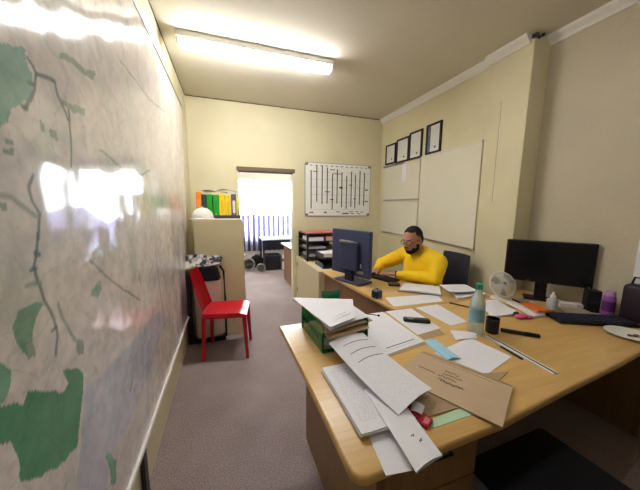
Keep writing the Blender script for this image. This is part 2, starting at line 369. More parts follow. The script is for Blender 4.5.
# ------------------------------------------------------------------ wall map
wm = thing('wall_map', 'large glossy wall map with green patches covering the left wall', 'map', (XL, 1.8, 0.0))
Y0, Z0, Z1 = 0.12, 0.325, 2.607
def ymax(z): return 3.30+(z-Z0)/(Z1-Z0)*0.24
def inpoly(y, z, P):
    c = False; j = len(P)-1
    for i in range(len(P)):
        if (P[i][1] > z) != (P[j][1] > z) and y < (P[j][0]-P[i][0])*(z-P[i][1])/(P[j][1]-P[i][1])+P[i][0]: c = not c
        j = i
    return c
MAP_POLYS = [((0.60, 0.61, 0.70), [(0.849, 0.691), (0.908, 0.798), (0.977, 0.932), (1.089, 0.906), (1.293, 0.88), (1.504, 0.875), (1.866, 0.83), (2.062, 0.709), (1.602, 0.583), (1.243, 0.561), (1.077, 0.579), (1.006, 0.509)]),  # first patch is a pale lilac band low on the sheet
 ((0.07, 0.3, 0.15), [(0.647, 1.114), (0.724, 1.056), (0.739, 1.087), (0.863, 0.998), (0.883, 0.999), (0.868, 1.049), (0.932, 1.024), (0.961, 0.984), (0.961, 0.919), (0.906, 0.847), (0.88, 0.801), (0.827, 0.817), (0.787, 0.825), (0.736, 0.865), (0.696, 0.886), (0.676, 0.923), (0.675, 0.971), (0.669, 1.014), (0.634, 1.051)]),
 ((0.2, 0.42, 0.3), [(0.666, 1.209), (0.694, 1.171), (0.695, 1.125), (0.672, 1.101), (0.648, 1.119)]),
 ((0.24, 0.42, 0.31), [(0.736, 1.277), (0.772, 1.274), (0.828, 1.252), (0.797, 1.23), (0.771, 1.192), (0.767, 1.14), (0.74, 1.16), (0.717, 1.208), (0.715, 1.247)]),
 ((0.34, 0.48, 0.4), [(1.074, 1.223), (1.129, 1.232), (1.144, 1.194), (1.099, 1.172), (1.068, 1.197)]),
 ((0.3, 0.48, 0.42), [(0.787, 1.828), (0.826, 1.849), (0.857, 1.856), (0.898, 1.869), (0.902, 1.837), (0.917, 1.821), (0.898, 1.767), (0.87, 1.735), (0.811, 1.709), (0.8, 1.681), (0.773, 1.657), (0.755, 1.668)]),
 ((0.2, 0.42, 0.3), [(1.026, 0.621), (1.078, 0.586), (1.103, 0.531), (1.074, 0.457), (1.038, 0.498), (1.06, 0.549)]),
 ((0.36, 0.42, 0.36), [(1.062, 1.945), (1.138, 1.965), (1.282, 1.986), (1.252, 1.959), (1.132, 1.939), (1.057, 1.927)]),
 ((0.36, 0.42, 0.36), [(1.021, 1.809), (1.085, 1.809), (1.169, 1.824), (1.156, 1.798), (1.068, 1.786), (1.027, 1.789)]),
 ((0.36, 0.42, 0.36), [(0.785, 1.636), (0.806, 1.643), (0.807, 1.632), (0.785, 1.622)]),
 ((0.36, 0.42, 0.36), [(0.771, 1.609), (0.807, 1.618), (0.804, 1.602), (0.768, 1.596)]),
 ((0.36, 0.42, 0.36), [(0.91, 1.7), (0.934, 1.699), (0.933, 1.679), (0.913, 1.679)]),
 ((0.36, 0.42, 0.36), [(0.958, 1.692), (0.986, 1.697), (0.991, 1.676), (0.962, 1.67)]),
 ((0.36, 0.42, 0.36), [(0.749, 1.503), (0.765, 1.501), (0.765, 1.486), (0.751, 1.484)]),
 ((0.36, 0.42, 0.36), [(0.945, 1.107), (0.99, 1.092), (0.978, 1.044), (0.946, 1.061)]),
 ((0.36, 0.42, 0.36), [(0.747, 1.2), (0.771, 1.192), (0.767, 1.14), (0.743, 1.153)])]
MAP_LINES = [((0.15, 0.21, 0.22), 0.005, [(0.839, 1.426), (0.828, 1.379), (0.813, 1.352), (0.818, 1.309), (0.834, 1.26), (0.859, 1.205), (0.86, 1.149), (0.846, 1.108)]),
 ((0.15, 0.21, 0.22), 0.005, [(0.856, 1.571), (0.837, 1.543), (0.842, 1.508), (0.862, 1.479), (0.85, 1.443), (0.84, 1.414)]),
 ((0.15, 0.21, 0.22), 0.005, [(1.06, 1.783), (1.05, 1.681), (1.037, 1.615)]),
 ((0.15, 0.21, 0.22), 0.005, [(0.894, 1.85), (0.916, 1.835), (0.924, 1.822), (0.904, 1.779), (0.891, 1.753), (0.859, 1.725)]),
 ((0.15, 0.21, 0.22), 0.005, [(0.925, 1.824), (0.967, 1.839), (1.004, 1.84), (1.01, 1.813), (1.043, 1.77), (1.049, 1.752)]),
 ((0.15, 0.21, 0.22), 0.005, [(0.823, 1.384), (0.841, 1.38)]),
 ((0.15, 0.21, 0.22), 0.005, [(0.801, 1.347), (0.822, 1.348)]),
 ((0.15, 0.21, 0.22), 0.005, [(0.844, 1.178), (0.862, 1.181)]),
 ((0.15, 0.21, 0.22), 0.005, [(0.889, 1.793), (0.907, 1.794)]),
 ((0.15, 0.21, 0.22), 0.005, [(0.852, 1.729), (0.868, 1.727)]),
 ((0.15, 0.21, 0.22), 0.005, [(1.302, 0.68), (1.337, 0.71)]),
 ((0.33, 0.38, 0.34), 0.006, [(0.744, 1.517), (0.776, 1.514), (0.812, 1.492), (0.85, 1.474)]),
 ((0.33, 0.38, 0.34), 0.006, [(0.784, 1.314), (0.825, 1.307)]),
 ((0.33, 0.38, 0.34), 0.006, [(0.883, 1.232), (0.897, 1.19), (0.939, 1.103)]),
 ((0.33, 0.38, 0.34), 0.006, [(1.254, 1.704), (1.568, 1.646), (1.731, 1.657), (1.951, 1.716)]),
 ((0.33, 0.38, 0.34), 0.006, [(1.575, 2.164), (2.091, 2.17), (2.559, 2.242)]),
 ((0.33, 0.38, 0.34), 0.006, [(1.083, 1.317), (1.22, 1.212), (1.546, 1.019)]),
 ((0.33, 0.38, 0.34), 0.006, [(1.916, 1.221), (1.959, 0.946), (2.007, 0.644)])]
def segd(y, z, L):
    d = 9
    for (a, b_), (c, e) in zip(L[:-1], L[1:]):
        vy, vz = c-a, e-b_; t = max(0, min(1, ((y-a)*vy+(z-b_)*vz)/(vy*vy+vz*vz+1e-9)))
        d = min(d, math.hypot(y-a-t*vy, z-b_-t*vz))
    return d
def map_col(y, z):
    w = Vector((y*9, z*9, 0)); jy = y+0.018*noise.noise(w)+0.008*noise.noise(w*3.1); jz = z+0.018*noise.noise(w+Vector((7, 3, 1)))+0.008*noise.noise(w*3.1+Vector((2, 8, 0)))
    n = noise.noise(Vector((y*2.3, z*2.3, 4.0))); n2 = noise.noise(Vector((y*6, z*6, 1.0))); n3 = noise.noise(Vector((y*1.3, z*1.3, 9.0)))
    base = Vector((0.735, 0.69, 0.66))+Vector((0.04, 0.0, -0.02))*n+Vector((0.02, 0.025, 0.03))*n3+Vector((0.03, 0.02, 0.02))*n2
    n4 = noise.noise(Vector((y*5+3, z*5, 5.0)))
    if n4 > 0.38 and n3 < 0.15: base = base.lerp(Vector((0.58, 0.61, 0.54)), 0.5)
    if noise.noise(Vector((y*11, z*11, 8.0))) > 0.52: base = base.lerp(Vector((0.54, 0.52, 0.48)), 0.5)
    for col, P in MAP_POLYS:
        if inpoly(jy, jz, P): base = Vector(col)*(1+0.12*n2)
    for col, wd, L in MAP_LINES:
        if y < min(q[0] for q in L)-0.03 or y > max(q[0] for q in L)+0.03 or z < min(q[1] for q in L)-0.03 or z > max(q[1] for q in L)+0.03: continue
        dd = segd(y+0.006*noise.noise(w*2), z+0.006*noise.noise(w*2+Vector((5, 1, 0))), L)
        if dd < wd*1.5: base = base.lerp(Vector(col), 0.85*min(1, (wd*1.5-dd)/(wd*0.9)))
    if noise.noise(Vector((y*30, z*30, 3.0))) > 0.62: base = base*0.86
    return base
NY, NZ = 480, 400
me = bpy.data.meshes.new('map_sheet'); vs = []; cols = []
for j in range(NZ+1):
    z = Z0+(Z1-Z0)*j/NZ
    for i in range(NY+1):
        y = Y0+(ymax(z)-Y0)*(0.16*min(1, i/24) if i < 24 else 0.16+0.84*((i-24)/(NY-24))**1.45)
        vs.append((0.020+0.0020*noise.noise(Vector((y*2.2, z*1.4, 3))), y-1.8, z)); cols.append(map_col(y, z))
fs = [(j*(NY+1)+i, (j*(NY+1)+i+1), (j+1)*(NY+1)+i+1, (j+1)*(NY+1)+i) for j in range(NZ) for i in range(NY)]
nb = len(vs)   # back of the board, so the sheet has a real thickness
bk = [(0.001, Y0-1.8, Z0), (0.001, ymax(Z0)-1.8, Z0), (0.001, ymax(Z1)-1.8, Z1), (0.001, Y0-1.8, Z1)]
vs += bk; cols += [Vector((.6, .55, .5))]*4
fs.append((nb, nb+3, nb+2, nb+1))
rowb = list(range(NY+1)); rowt = [NZ*(NY+1)+i for i in range(NY+1)]; cl = [j*(NY+1) for j in range(NZ+1)]; cr = [j*(NY+1)+NY for j in range(NZ+1)]
fs.append(tuple([nb, nb+1]+rowb[::-1])); fs.append(tuple([nb+2, nb+3]+rowt)); fs.append(tuple([nb+3, nb]+cl)); fs.append(tuple([nb+1, nb+2]+cr[::-1]))
me.from_pydata(vs, [], fs); me.update()
at = me.color_attributes.new('map_colour', 'FLOAT_COLOR', 'POINT')
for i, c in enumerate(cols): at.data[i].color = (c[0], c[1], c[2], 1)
m = bpy.data.materials.new('laminated_map'); m.use_nodes = True; nt = m.node_tree; bs = nt.nodes['Principled BSDF']
ca = nt.nodes.new('ShaderNodeVertexColor'); ca.layer_name = 'map_colour'
tc = nt.nodes.new('ShaderNodeTexCoord')
n1 = node(nt, 'ShaderNodeTexNoise', Scale=5.0, Detail=8.0, Distortion=0.8); nt.links.new(tc.outputs['Object'], n1.inputs['Vector'])
r1 = ramp(nt, [(0.485, (1, 1, 1)), (0.5, (0.84, 0.87, 0.83)), (0.515, (1, 1, 1))]); nt.links.new(n1.outputs['Fac'], r1.inputs['Fac'])
n2 = node(nt, 'ShaderNodeTexNoise', Scale=22.0, Detail=6.0); nt.links.new(tc.outputs['Object'], n2.inputs['Vector'])
r2 = ramp(nt, [(0.35, (0.86, 0.86, 0.87)), (0.65, (1.07, 1.05, 1.04))]); nt.links.new(n2.outputs['Fac'], r2.inputs['Fac'])
last = ca.outputs['Color']
for rr in (r1, r2):
    mx = nt.nodes.new('ShaderNodeMix'); mx.data_type = 'RGBA'; mx.blend_type = 'MULTIPLY'; mx.inputs[0].default_value = 1
    nt.links.new(last, mx.inputs[6]); nt.links.new(rr.outputs['Color'], mx.inputs[7]); last = mx.outputs[2]
nt.links.new(last, bs.inputs['Base Color'])
bs.inputs['Roughness'].default_value = 0.09; bs.inputs['Specular IOR Level'].default_value = 0.6
n3 = node(nt, 'ShaderNodeTexNoise', Scale=2.6, Detail=1.5); nt.links.new(tc.outputs['Object'], n3.inputs['Vector'])
bp = node(nt, 'ShaderNodeBump', Strength=0.6, Distance=0.04); nt.links.new(n3.outputs['Fac'], bp.inputs['Height']); nt.links.new(bp.outputs['Normal'], bs.inputs['Normal'])
o = bpy.data.objects.new('map_sheet', me); C.objects.link(o); me.materials.append(m); o.parent = wm
for p in me.polygons[:NY*NZ]: p.use_smooth = True
MB().box((XL+0.001, Y0, Z1-0.004), (XL+0.028, ymax(Z1), Z1+0.012), 0.003).build('top_rail', M_alu, wm)
MB().box((XL+0.001, Y0, Z0-0.022), (XL+0.034, ymax(Z0)+0.01, Z0+0.003), 0.004).build('bottom_rail', M_white, wm)
MB().box((XL+0.002, 1.38, 0), (XL+0.022, 1.43, Z0-0.02), 0.002).build('support_leg', M_black, wm)

# ------------------------------------------------------------------ things on the walls
pb = thing('year_planner', 'white planner board with twelve black column lines on the back wall', 'planner', (1.69, YB, 1.34))
bx0, bx1, bz0, bz1 = 1.13, 2.26, 1.345, 2.17
m_ = Matrix.Rotation(PI/2, 4, 'X')
def rrect(x0, x1, z0, z1, r, n=6):
    P = []
    for cx, cz, a0 in ((x1-r, z1-r, 0), (x0+r, z1-r, 90), (x0+r, z0+r, 180), (x1-r, z0+r, 270)):
        for k in range(n+1):
            a = math.radians(a0+90*k/n); P.append((cx+r*math.cos(a), cz+r*math.sin(a)))
    return P
M_back = T(0, YB, 0)@m_        # local z -> -Y
MB().prism(rrect(bx0, bx1, bz0, bz1, 0.05), 0.001, 0.012, M=M_back).build('frame', M_alu, pb)
MB().prism(rrect(bx0+0.012, bx1-0.012, bz0+0.012, bz1-0.012, 0.045), 0.012, 0.015, M=M_back).build('board', mat('planner_white', srgb(238, 238, 234), 0.3, var=0.01), pb)
lines = [(85,110,400),(126,75,345),(165,75,365),(203,85,360),(242,130,405),(278,95,360),(314,115,390),(351,140,400),(388,105,385),(420,130,395),(456,95,370),(492,110,375)]
b = MB()
for px, t0, t1 in lines:
    x = bx0+(px-40)/(545-40)*(bx1-bx0); za = bz1-(t0-50)/(462-50)*(bz1-bz0); zb = bz1-(t1-50)/(462-50)*(bz1-bz0)
    b.box((x-0.008, YB-0.0165, zb), (x+0.008, YB-0.0149, za))
b.build('column_line', M_dkline, pb)
b = MB()
for k in range(6):
    z = bz1-0.14-k*0.115
    b.box((bx0+0.07, YB-0.0158, z-0.002), (bx1-0.05, YB-0.0149, z+0.002))
b.build('row_line', mat('row_grey', srgb(186, 184, 186), 0.6), pb)
b = MB(); rn = random.Random(3)
for k in range(12): b.box((bx0+0.08+k*0.085, YB-0.0158, bz1-0.052), (bx0+0.12+k*0.085, YB-0.0149, bz1-0.042))
for (px, pz, w, h) in [(75,430,14,10),(92,430,8,12),(180,430,22,10),(275,425,26,6),(320,438,52,9),(375,425,32,5),(425,425,26,5),(465,428,30,5),(390,440,28,5),(440,442,26,5),(225,100,34,6),(245,130,70,5),(185,270,40,6),(222,330,30,6),(295,235,26,14),(500,248,24,10),(405,320,26,6),(500,340,26,8),(370,212,26,6),(100,118,30,5)]:
    x = bx0+(px-40)/505*(bx1-bx0); z = bz1-(pz-50)/412*(bz1-bz0); w *= (bx1-bx0)/505; h *= (bz1-bz0)/412
    b.box((x, YB-0.0160, z-h/2), (x+w, YB-0.0149, z+h/2))
b.build('lettering', mat('print_dark', srgb(70, 68, 72), 0.6), pb)
for x in (bx0+0.03, bx1-0.03):
    for z in (bz0+0.03, bz1-0.03): MB().box((x-0.025, YB-0.019, z-0.02), (x+0.025, YB-0.002, z+0.02), 0.008).build('corner_cap', M_grey, pb)

def board(label, y0, y1, z0, z1, z0b=None, z1b=None):
    """enamel board on the right wall; far edge (y1) may sit at another height"""
    z0b = z0 if z0b is None else z0b; z1b = z1 if z1b is None else z1b
    t = thing('whiteboard', label, 'whiteboard', (XR, (y0+y1)/2, min(z0, z0b)))
    Mx = T(XR-0.001, 0, 0)@Matrix(((0, 0, -1, 0), (1, 0, 0, 0), (0, 1, 0, 0), (0, 0, 0, 1)))   # poly (y,z), depth -> -X
    MB().prism([(y0, z0), (y1, z0b), (y1, z1b), (y0, z1)], 0, 0.014, 0.002, Mx).build('panel', M_wb, t)
    e = 0.009
    MB().prism([(y0-e, z0-e), (y1+e, z0b-e), (y1+e, z0b+e), (y0-e, z0+e)], 0, 0.019, M=Mx).build('bottom_rail', M_alu, t)
    MB().prism([(y0-e, z1-e), (y1+e, z1b-e), (y1+e, z1b+e), (y0-e, z1+e)], 0, 0.018, M=Mx).build('top_rail', M_wb, t)
    MB().prism([(y0-e, z0), (y0+e, z0), (y0+e, z1), (y0-e, z1)], 0, 0.018, M=Mx).build('side_rail', M_wb, t)
    return t
board('big blank whiteboard on the right wall behind the man', 2.125, 3.02, 1.06, 2.165, 1.10, 2.15)
bu = board('upper small whiteboard with a paper slip taped near its top', 3.045, 3.89, 1.61, 2.125)
board('lower small whiteboard left of the man, below the upper one', 3.045, 3.89, 1.09, 1.585)
MB().box((XR-0.024, 3.40, 2.12), (XR-0.001, 3.92, 2.15), 0.003).build('hanging_strip', M_grey, bu)
tag(MB().box((XR-0.0195, 3.32, 1.86), (XR-0.0165, 3.42, 2.11)).build('paper_slip', M_paper), 'narrow white paper slip stuck on the upper small whiteboard', 'paper')
fr = [(3.607, 3.875, 2.164, 2.466), (3.293, 3.583, 2.15, 2.49), (3.023, 3.283, 2.15, 2.515), (2.69, 2.947, 2.165, 2.525)]
labs = ['first black framed certificate from the back corner, smallest-looking of the row', 'second black framed certificate from the back corner', 'third black framed certificate from the back corner', 'black framed certificate with a dark blue left border, above the big whiteboard']
M_cert = paper_mat('certificate_paper', srgb(226, 226, 222), srgb(110, 110, 112), 14, 0.52)
for k, (y0, y1, z0, z1) in enumerate(fr):
    t = thing('framed_certificate', labs[k], 'framed certificate', (XR, (y0+y1)/2, z0), group='framed certificates on the right wall')
    b = MB(); w = 0.024
    b.box((XR-0.022, y0, z0), (XR-0.001, y0+w, z1)).box((XR-0.022, y1-w, z0), (XR-0.001, y1, z1)).box((XR-0.022, y0+w, z0), (XR-0.001, y1-w, z0+w)).box((XR-0.022, y0+w, z1-w), (XR-0.001, y1-w, z1))
    b.build('frame', M_black, t)
    q = MB()
    bm = bmesh.new(); uvl = bm.loops.layers.uv.new('UVMap')
    X = XR-0.012; V = [bm.verts.new(p) for p in ((X, y1-w, z0+w), (X, y0+w, z0+w), (X, y0+w, z1-w), (X, y1-w, z1-w))]
    f = bm.faces.new(V)
    for l, uv in zip(f.loops, ((0, 0), (1, 0), (1, 1), (0, 1))): l[uvl].uv = uv
    q.add(bm); q.build('certificate', M_cert, t)
    MB().ball((X-0.001, (y0+y1)/2-0.03, z0+0.075), (0.001, 0.016, 0.016), 10).build('seal', mat('seal_grey', srgb(110, 104, 96), 0.5), t)
    if k == 3: MB().box((X-0.002, y1-w-0.05, z0+w), (X-0.0005, y1-w, z1-w)).build('side_band', mat('cert_blue', srgb(96, 110, 132), 0.5), t)
tag(MB().box((XR2-0.003, 0.80, 1.0), (XR2-0.0005, 0.985, 1.42)).build('paper_notice', M_paper), 'white paper notice on the right wall at the picture edge', 'paper')

# ------------------------------------------------------------------ ceiling lamp and an added fill lamp
def lamp(name, label, x0, x1, y, M_tube):
    t = thing(name, label, 'ceiling lamp', ((x0+x1)/2, y, HC))
    MB().box((x0, y-0.062, HC-0.05), (x1, y+0.062, HC-0.0005), 0.004).build('housing', M_white, t)
    MB().box((x0+0.02, y-0.05, HC-0.095), (x1-0.02, y+0.05, HC-0.051), 0.016, seg=4).build('diffuser', M_tube, t, True)
    for x in (x0+0.001, x1-0.021): MB().box((x, y-0.052, HC-0.097), (x+0.02, y+0.052, HC-0.0505), 0.006).build('end_cap', M_white, t)
lamp('fluorescent_batten', 'long white fluorescent batten glowing on the ceiling', -0.34, 1.03, 2.68, emit('lamp_diffuser', (1.0, 0.98, 0.955), 26.0))
lamp('fluorescent_batten', 'added dim fill batten out of view above the near desk', 0.6, 1.97, 0.70, emit('added_fill_diffuser', (1.0, 0.98, 0.95), 4.5))  # added fill lamp, out of view, brightens the foreground desk


# ------------------------------------------------------------------ desks
DT = 0.75
nd = thing('office_desk', 'honey oak desk covered with papers in the foreground', 'desk', (1.4, 1.1, 0))
top = [(0.283, 1.60), (0.298, 1.10), (0.303, 0.62), (0.306, 0.595), (0.32, 0.576), (0.345, 0.568), (0.60, 0.580), (0.89, 0.588), (1.28, 0.628), (1.83, 0.676), (2.585, 0.76), (2.585, 1.68), (2.13, 1.68), (2.13, 1.60)]
MB().prism(top, DT-0.034, DT, 0.010).build('tabletop', M_oak, nd, True)
MB().box((0.43, 0.66, 0.0), (0.45, 1.5, DT-0.035)).build('end_panel', M_pedpanel, nd)
MB().box((0.45, 1.46, 0.15), (2.5, 1.48, DT-0.035)).build('modesty_panel', wood('shade_darkened_panel', srgb(56, 42, 34), srgb(70, 52, 40), 0.5, (1, 10, 10)), nd)  # panel wood darkened: the under-desk shade is put into its colour
MB().box((2.5, 0.80, 0), (2.52, 1.5, DT-0.035)).build('end_panel', M_pedpanel, nd)
pd = MB().box((0.451, 0.66, 0.06), (0.85, 1.45, DT-0.036)).build('pedestal', M_pedpanel, nd)
for k in range(3):
    z = 0.08+k*0.215
    d = MB().box((0.455, 0.64, z), (0.845, 0.659, z+0.205), 0.003).build('drawer', M_pedpanel, nd)
    MB().tube([(0.57, 0.64, z+0.15), (0.57, 0.615, z+0.15), (0.70, 0.615, z+0.15), (0.70, 0.64, z+0.15)], 0.005, 8).build('handle', M_black, d)

md = thing('office_desk', 'oak desk with a brown panel where the man in yellow works', 'desk', (1.4, 2.3, 0))
top2 = [(1.15, 1.604), (2.125, 1.604), (2.125, 1.93), (1.86, 1.97), (1.74, 2.10), (1.74, 2.90), (1.03, 2.90)]
MB().prism(top2, DT-0.032, DT-0.001, 0.008).build('tabletop', M_oak, md, True)
MB().prism([(1.175, 1.64), (1.195, 1.64), (1.075, 2.88), (1.055, 2.88)], 0.06, DT-0.033).build('modesty_panel', M_brownpanel, md)
MB().box((1.08, 2.86, 0), (1.70, 2.88, DT-0.033)).build('end_panel', M_brownpanel, md)
MB().box((1.21, 1.62, 0), (2.05, 1.64, DT-0.033)).build('end_panel', M_brownpanel, md)
lc = thing('low_cabinet', 'beige low cabinet against the back wall beside the doorway', 'cabinet', (1.25, 3.47, 0))
MB().box((0.99, 2.915, 0.0), (1.48, 4.012, 0.74), 0.006).build('body', M_beige, lc)
for z in (0.22, 0.62): MB().box((0.986, 3.93, z-0.03), (0.991, 3.95, z+0.03)).build('hinge', M_dkline, lc)

# ------------------------------------------------------------------ filing cabinet and what stands on it
fc = thing('filing_cabinet', 'tall beige steel filing cabinet in the back left corner', 'filing cabinet', (-0.09, 3.47, 0))
CT = 1.352
MB().box((-0.35, 3.13, 0.0), (0.155, 3.82, CT), 0.006).build('body', M_cab, fc)
for k in range(4):
    z = 0.04+k*0.325
    d = MB().box((0.154, 3.15, z), (0.166, 3.80, z+0.315), 0.003).build('drawer', M_cab, fc)
    MB().tube([(0.166, 3.42, z+0.2), (0.182, 3.42, z+0.2), (0.182, 3.53, z+0.2), (0.166, 3.53, z+0.2)], 0.005, 8).build('handle', M_alu, d)
tr = thing('flat_tray', 'dark violet shallow tray beneath the binders on the filing cabinet', 'tray', (-0.08, 3.5, CT))
MB().box((-0.348, 3.40, CT), (0.153, 3.80, CT+0.012), 0.004).build('base', M_navyd, tr)
for lo, hi in (((-0.348, 3.40), (0.153, 3.406)), ((-0.348, 3.794), (0.153, 3.80)), ((-0.348, 3.407), (-0.344, 3.793)), ((0.149, 3.407), (0.153, 3.793))):
    MB().box((lo[0], lo[1], CT+0.012), (hi[0], hi[1], CT+0.036), 0.003).build('rim', mat('violet_tray', srgb(74, 66, 104), 0.5), tr)
def binder(label, x, w, col, tilt=0.0, h=0.29, lab=True, labcol=None, y0=3.42):
    t = thing('ring_binder', label, 'binder', (x, y0+0.14, CT+0.0125), 0, 'ring binders on the filing cabinet')
    mm = mat('binder_%d_%d_%d' % tuple(int(c*255) for c in col), col, 0.45, var=0.05)
    Mx = T(x, 0, CT+0.0125)@Matrix.Rotation(tilt, 4, 'Y')@T(-x, 0, -CT-0.0125)
    MB().box((x, y0, CT+0.013), (x+w, y0+0.27, CT+0.013+h), 0.005, Mx).build('cover', mm, t)
    if lab: MB().box((x+w*0.22, y0-0.0015, CT+0.013+h*0.18), (x+w*0.78, y0+0.001, CT+0.013+h*0.72), 0, Mx).build('spine_label', mat('lab_%d%d%d' % tuple(int(c*255) for c in (labcol or col)), labcol or tuple(c*0.8 for c in col), 0.5), t)
    MB().lathe([(0.009, 0), (0.009, 0.002), (0.006, 0.002), (0.006, 0)], seg=14, M=Mx@T(x+w/2, y0-0.001, CT+0.05)@Matrix.Rotation(PI/2, 4, 'X')).build('finger_hole', M_alu, t)
binder('orange binder at the wall end of the row', -0.338, 0.056, srgb(238, 132, 20), 0.0, labcol=srgb(238, 160, 70))
binder('dark grey binder half hidden between the orange and green binders', -0.276, 0.044, srgb(56, 62, 70), 0, 0.265)
binder('green binder next to the dark grey one', -0.226, 0.062, srgb(34, 160, 48), 0.0, 0.27)
binder('green binder next to the first yellow binder', -0.156, 0.060, srgb(38, 168, 52), 0.0, 0.265)
binder('yellow binder next to the green binders', -0.086, 0.062, srgb(248, 214, 24), 0.0, 0.275)
binder('yellow binder next to the grey violet binder', -0.016, 0.058, srgb(246, 218, 40), 0.0, 0.265)
binder('grey violet binder with a white spine label', 0.050, 0.056, srgb(98, 88, 118), 0, 0.275, labcol=srgb(232, 230, 236))
MB_last = binder('pale yellow binder at the doorway end of the row', 0.108, 0.038, srgb(240, 234, 110), 0.0, 0.26)
hh = thing('hard_hat', 'white hard hat in front of the orange binder', 'hard hat', (-0.265, 3.24, CT+0.001))
prof = [(0.112*math.cos(a), 0.02+0.105*math.sin(a)) for a in [i*PI/2/10 for i in range(11)]]
MB().lathe([(0.10, 0.008)]+prof, (-0.262, 3.26, CT+0.002), 28).build('shell', M_white, hh, True)
MB().lathe([(0.10, 0.0), (0.128, 0.0), (0.131, 0.006), (0.113, 0.016), (0.10, 0.016)], (-0.262, 3.26, CT+0.001), 28).build('brim', M_white, hh, True)
MB().tube([(-0.262, 3.26+0.113*math.cos(a), CT+0.022+0.108*math.sin(a)) for a in [i*PI/12 for i in range(13)]], 0.008, 8).build('ridge', M_white, hh, True)
ZB = CT+0.305
paper('loose_papers', 'crumpled cream papers lying across the green and yellow binders', [(-0.27, 3.43, ZB+0.0), (0.0, 3.43, ZB-0.012), (0.02, 3.64, ZB-0.01), (-0.25, 3.64, ZB)], 0, mat('cream_paper', srgb(206, 190, 160), 0.6), bend=0.012, wob=0.012, th=0.008)
paper('loose_papers', 'pale papers with a grey fold lying on top of the yellow binders', [(-0.10, 3.45, ZB+0.016), (0.10, 3.43, ZB-0.002), (0.13, 3.64, ZB-0.002), (-0.08, 3.64, ZB+0.018)], 0, mat('greyish_paper', srgb(172, 166, 158), 0.6), bend=0.018, wob=0.010, th=0.006)

# ------------------------------------------------------------------ red chair
rc = thing('plastic_chair', 'red plastic chair beside the filing cabinet', 'chair', (-0.04, 2.795, 0), -0.16)
def cfn(u, v):   # seat, facing +X
    x = -0.20+0.41*u; y = -0.19+0.38*v
    k = 1-0.06*(1-u); z = 0.452-0.014*math.sin(PI*u)*math.sin(PI*v)-0.02*max(0, u-0.85)/0.15
    return (x, y*k, z)
MB().sheet(cfn, 16, 12, 0.022).build('seat', M_red, rc, True, True)
b = MB().box((-0.18, -0.188, 0.425), (0.19, -0.168, 0.455), 0.004).box((-0.18, 0.168, 0.425), (0.19, 0.188, 0.455), 0.004).box((0.18, -0.18, 0.42), (0.20, 0.18, 0.45), 0.004)
b.build('seat_apron', M_red, rc, False, True)
def bfn(u, v):
    z = 0.40*v; w = 0.185-0.025*v*v-0.03*max(0, v-0.85)/0.15
    return (-0.185-0.115*v-0.03*(1-(2*u-1)**2), (2*u-1)*w, 0.47+z)
bm = bmesh.new(); g = [[bm.verts.new(bfn(i/14, j/14)) for j in range(15)] for i in range(15)]
for i in range(14):
    for j in range(14): bm.faces.new((g[i][j], g[i+1][j], g[i+1][j+1], g[i][j+1]))
bmesh.ops.solidify(bm, geom=list(bm.faces), thickness=0.016)
MB().add(bm).build('backrest', M_red, rc, True, True)
for sx, sy in ((1, -1), (1, 1), (-1, -1), (-1, 1)):
    x0, y0 = 0.185*sx, 0.172*sy
    b = MB(); t = bmesh.new(); bmesh.ops.create_cube(t, size=1)
    for v in t.verts:
        lo = v.co.z < 0; w = 0.014 if lo else 0.021
        v.co = Vector((x0+(0.022*sx if lo else 0)+math.copysign(w, v.co.x), y0+(0.012*sy if lo else 0)+math.copysign(w, v.co.y), 0.0 if lo else 0.452))
    bmesh.ops.bevel(t, geom=list(t.edges), offset=0.005, segments=2, affect='EDGES'); b.add(t)
    b.build('leg', M_red, rc, False, True)

# ------------------------------------------------------------------ pale bin behind the chair
sb = thing('upright_bin', 'pale upright bin with a black top behind the red chair', 'bin', (-0.22, 3.02, 0))
MB().box((-0.37, 3.035, 0.05), (-0.10, 3.122, 0.69), 0.02, seg=3).build('body', mat('pinkish_white', srgb(222, 206, 192), 0.4), sb)
MB().box((-0.40, 3.03, 0.0), (-0.07, 3.125, 0.048), 0.008).build('base', M_black, sb)
MB().box((-0.445, 3.03, 0.0), (-0.405, 3.11, 0.80), 0.006).build('frame_post', M_black, sb)
b = MB(); t = bmesh.new(); bmesh.ops.create_cube(t, size=1)
for v in t.verts:
    hi = v.co.z > 0
    v.co = Vector((-0.23+v.co.x*(0.27 if not hi else 0.20), 3.078+v.co.y*(0.086 if not hi else 0.07), 0.691 if not hi else 0.85))
bmesh.ops.bevel(t, geom=list(t.edges), offset=0.02, segments=3, affect='EDGES'); b.add(t)
b.build('hood', M_navyd, sb)
MB().tube([(-0.10, 3.03, 0.86), (-0.065, 3.02, 0.80), (-0.06, 3.02, 0.5), (-0.065, 3.03, 0.05)], 0.012, 8).build('strap', M_black, sb)
MB().tube([(-0.33, 3.03, 0.78), (-0.27, 3.015, 0.845), (-0.17, 3.015, 0.845), (-0.11, 3.03, 0.78)], 0.010, 8).build('handle', M_black, sb)
cl = MB()
cl.sheet(quadfn([(-0.44, 3.02, 0.80), (-0.09, 3.02, 0.845), (-0.07, 3.118, 0.90), (-0.44, 3.118, 0.93)], 0.02, 0.03, 3.3), 24, 14, 0.006)
m = bpy.data.materials.new('patterned_cloth'); m.use_nodes = True; nt = m.node_tree; bs = nt.nodes['Principled BSDF']
tc = nt.nodes.new('ShaderNodeTexCoord'); vz = node(nt, 'ShaderNodeTexNoise', Scale=16.0, Detail=2.0); nt.links.new(tc.outputs['Object'], vz.inputs['Vector'])
r = ramp(nt, [(0.4, srgb(46, 44, 52)), (0.55, srgb(196, 190, 182))]); nt.links.new(vz.outputs['Fac'], r.inputs['Fac']); nt.links.new(r.outputs['Color'], bs.inputs['Base Color']); bs.inputs['Roughness'].default_value = 0.9
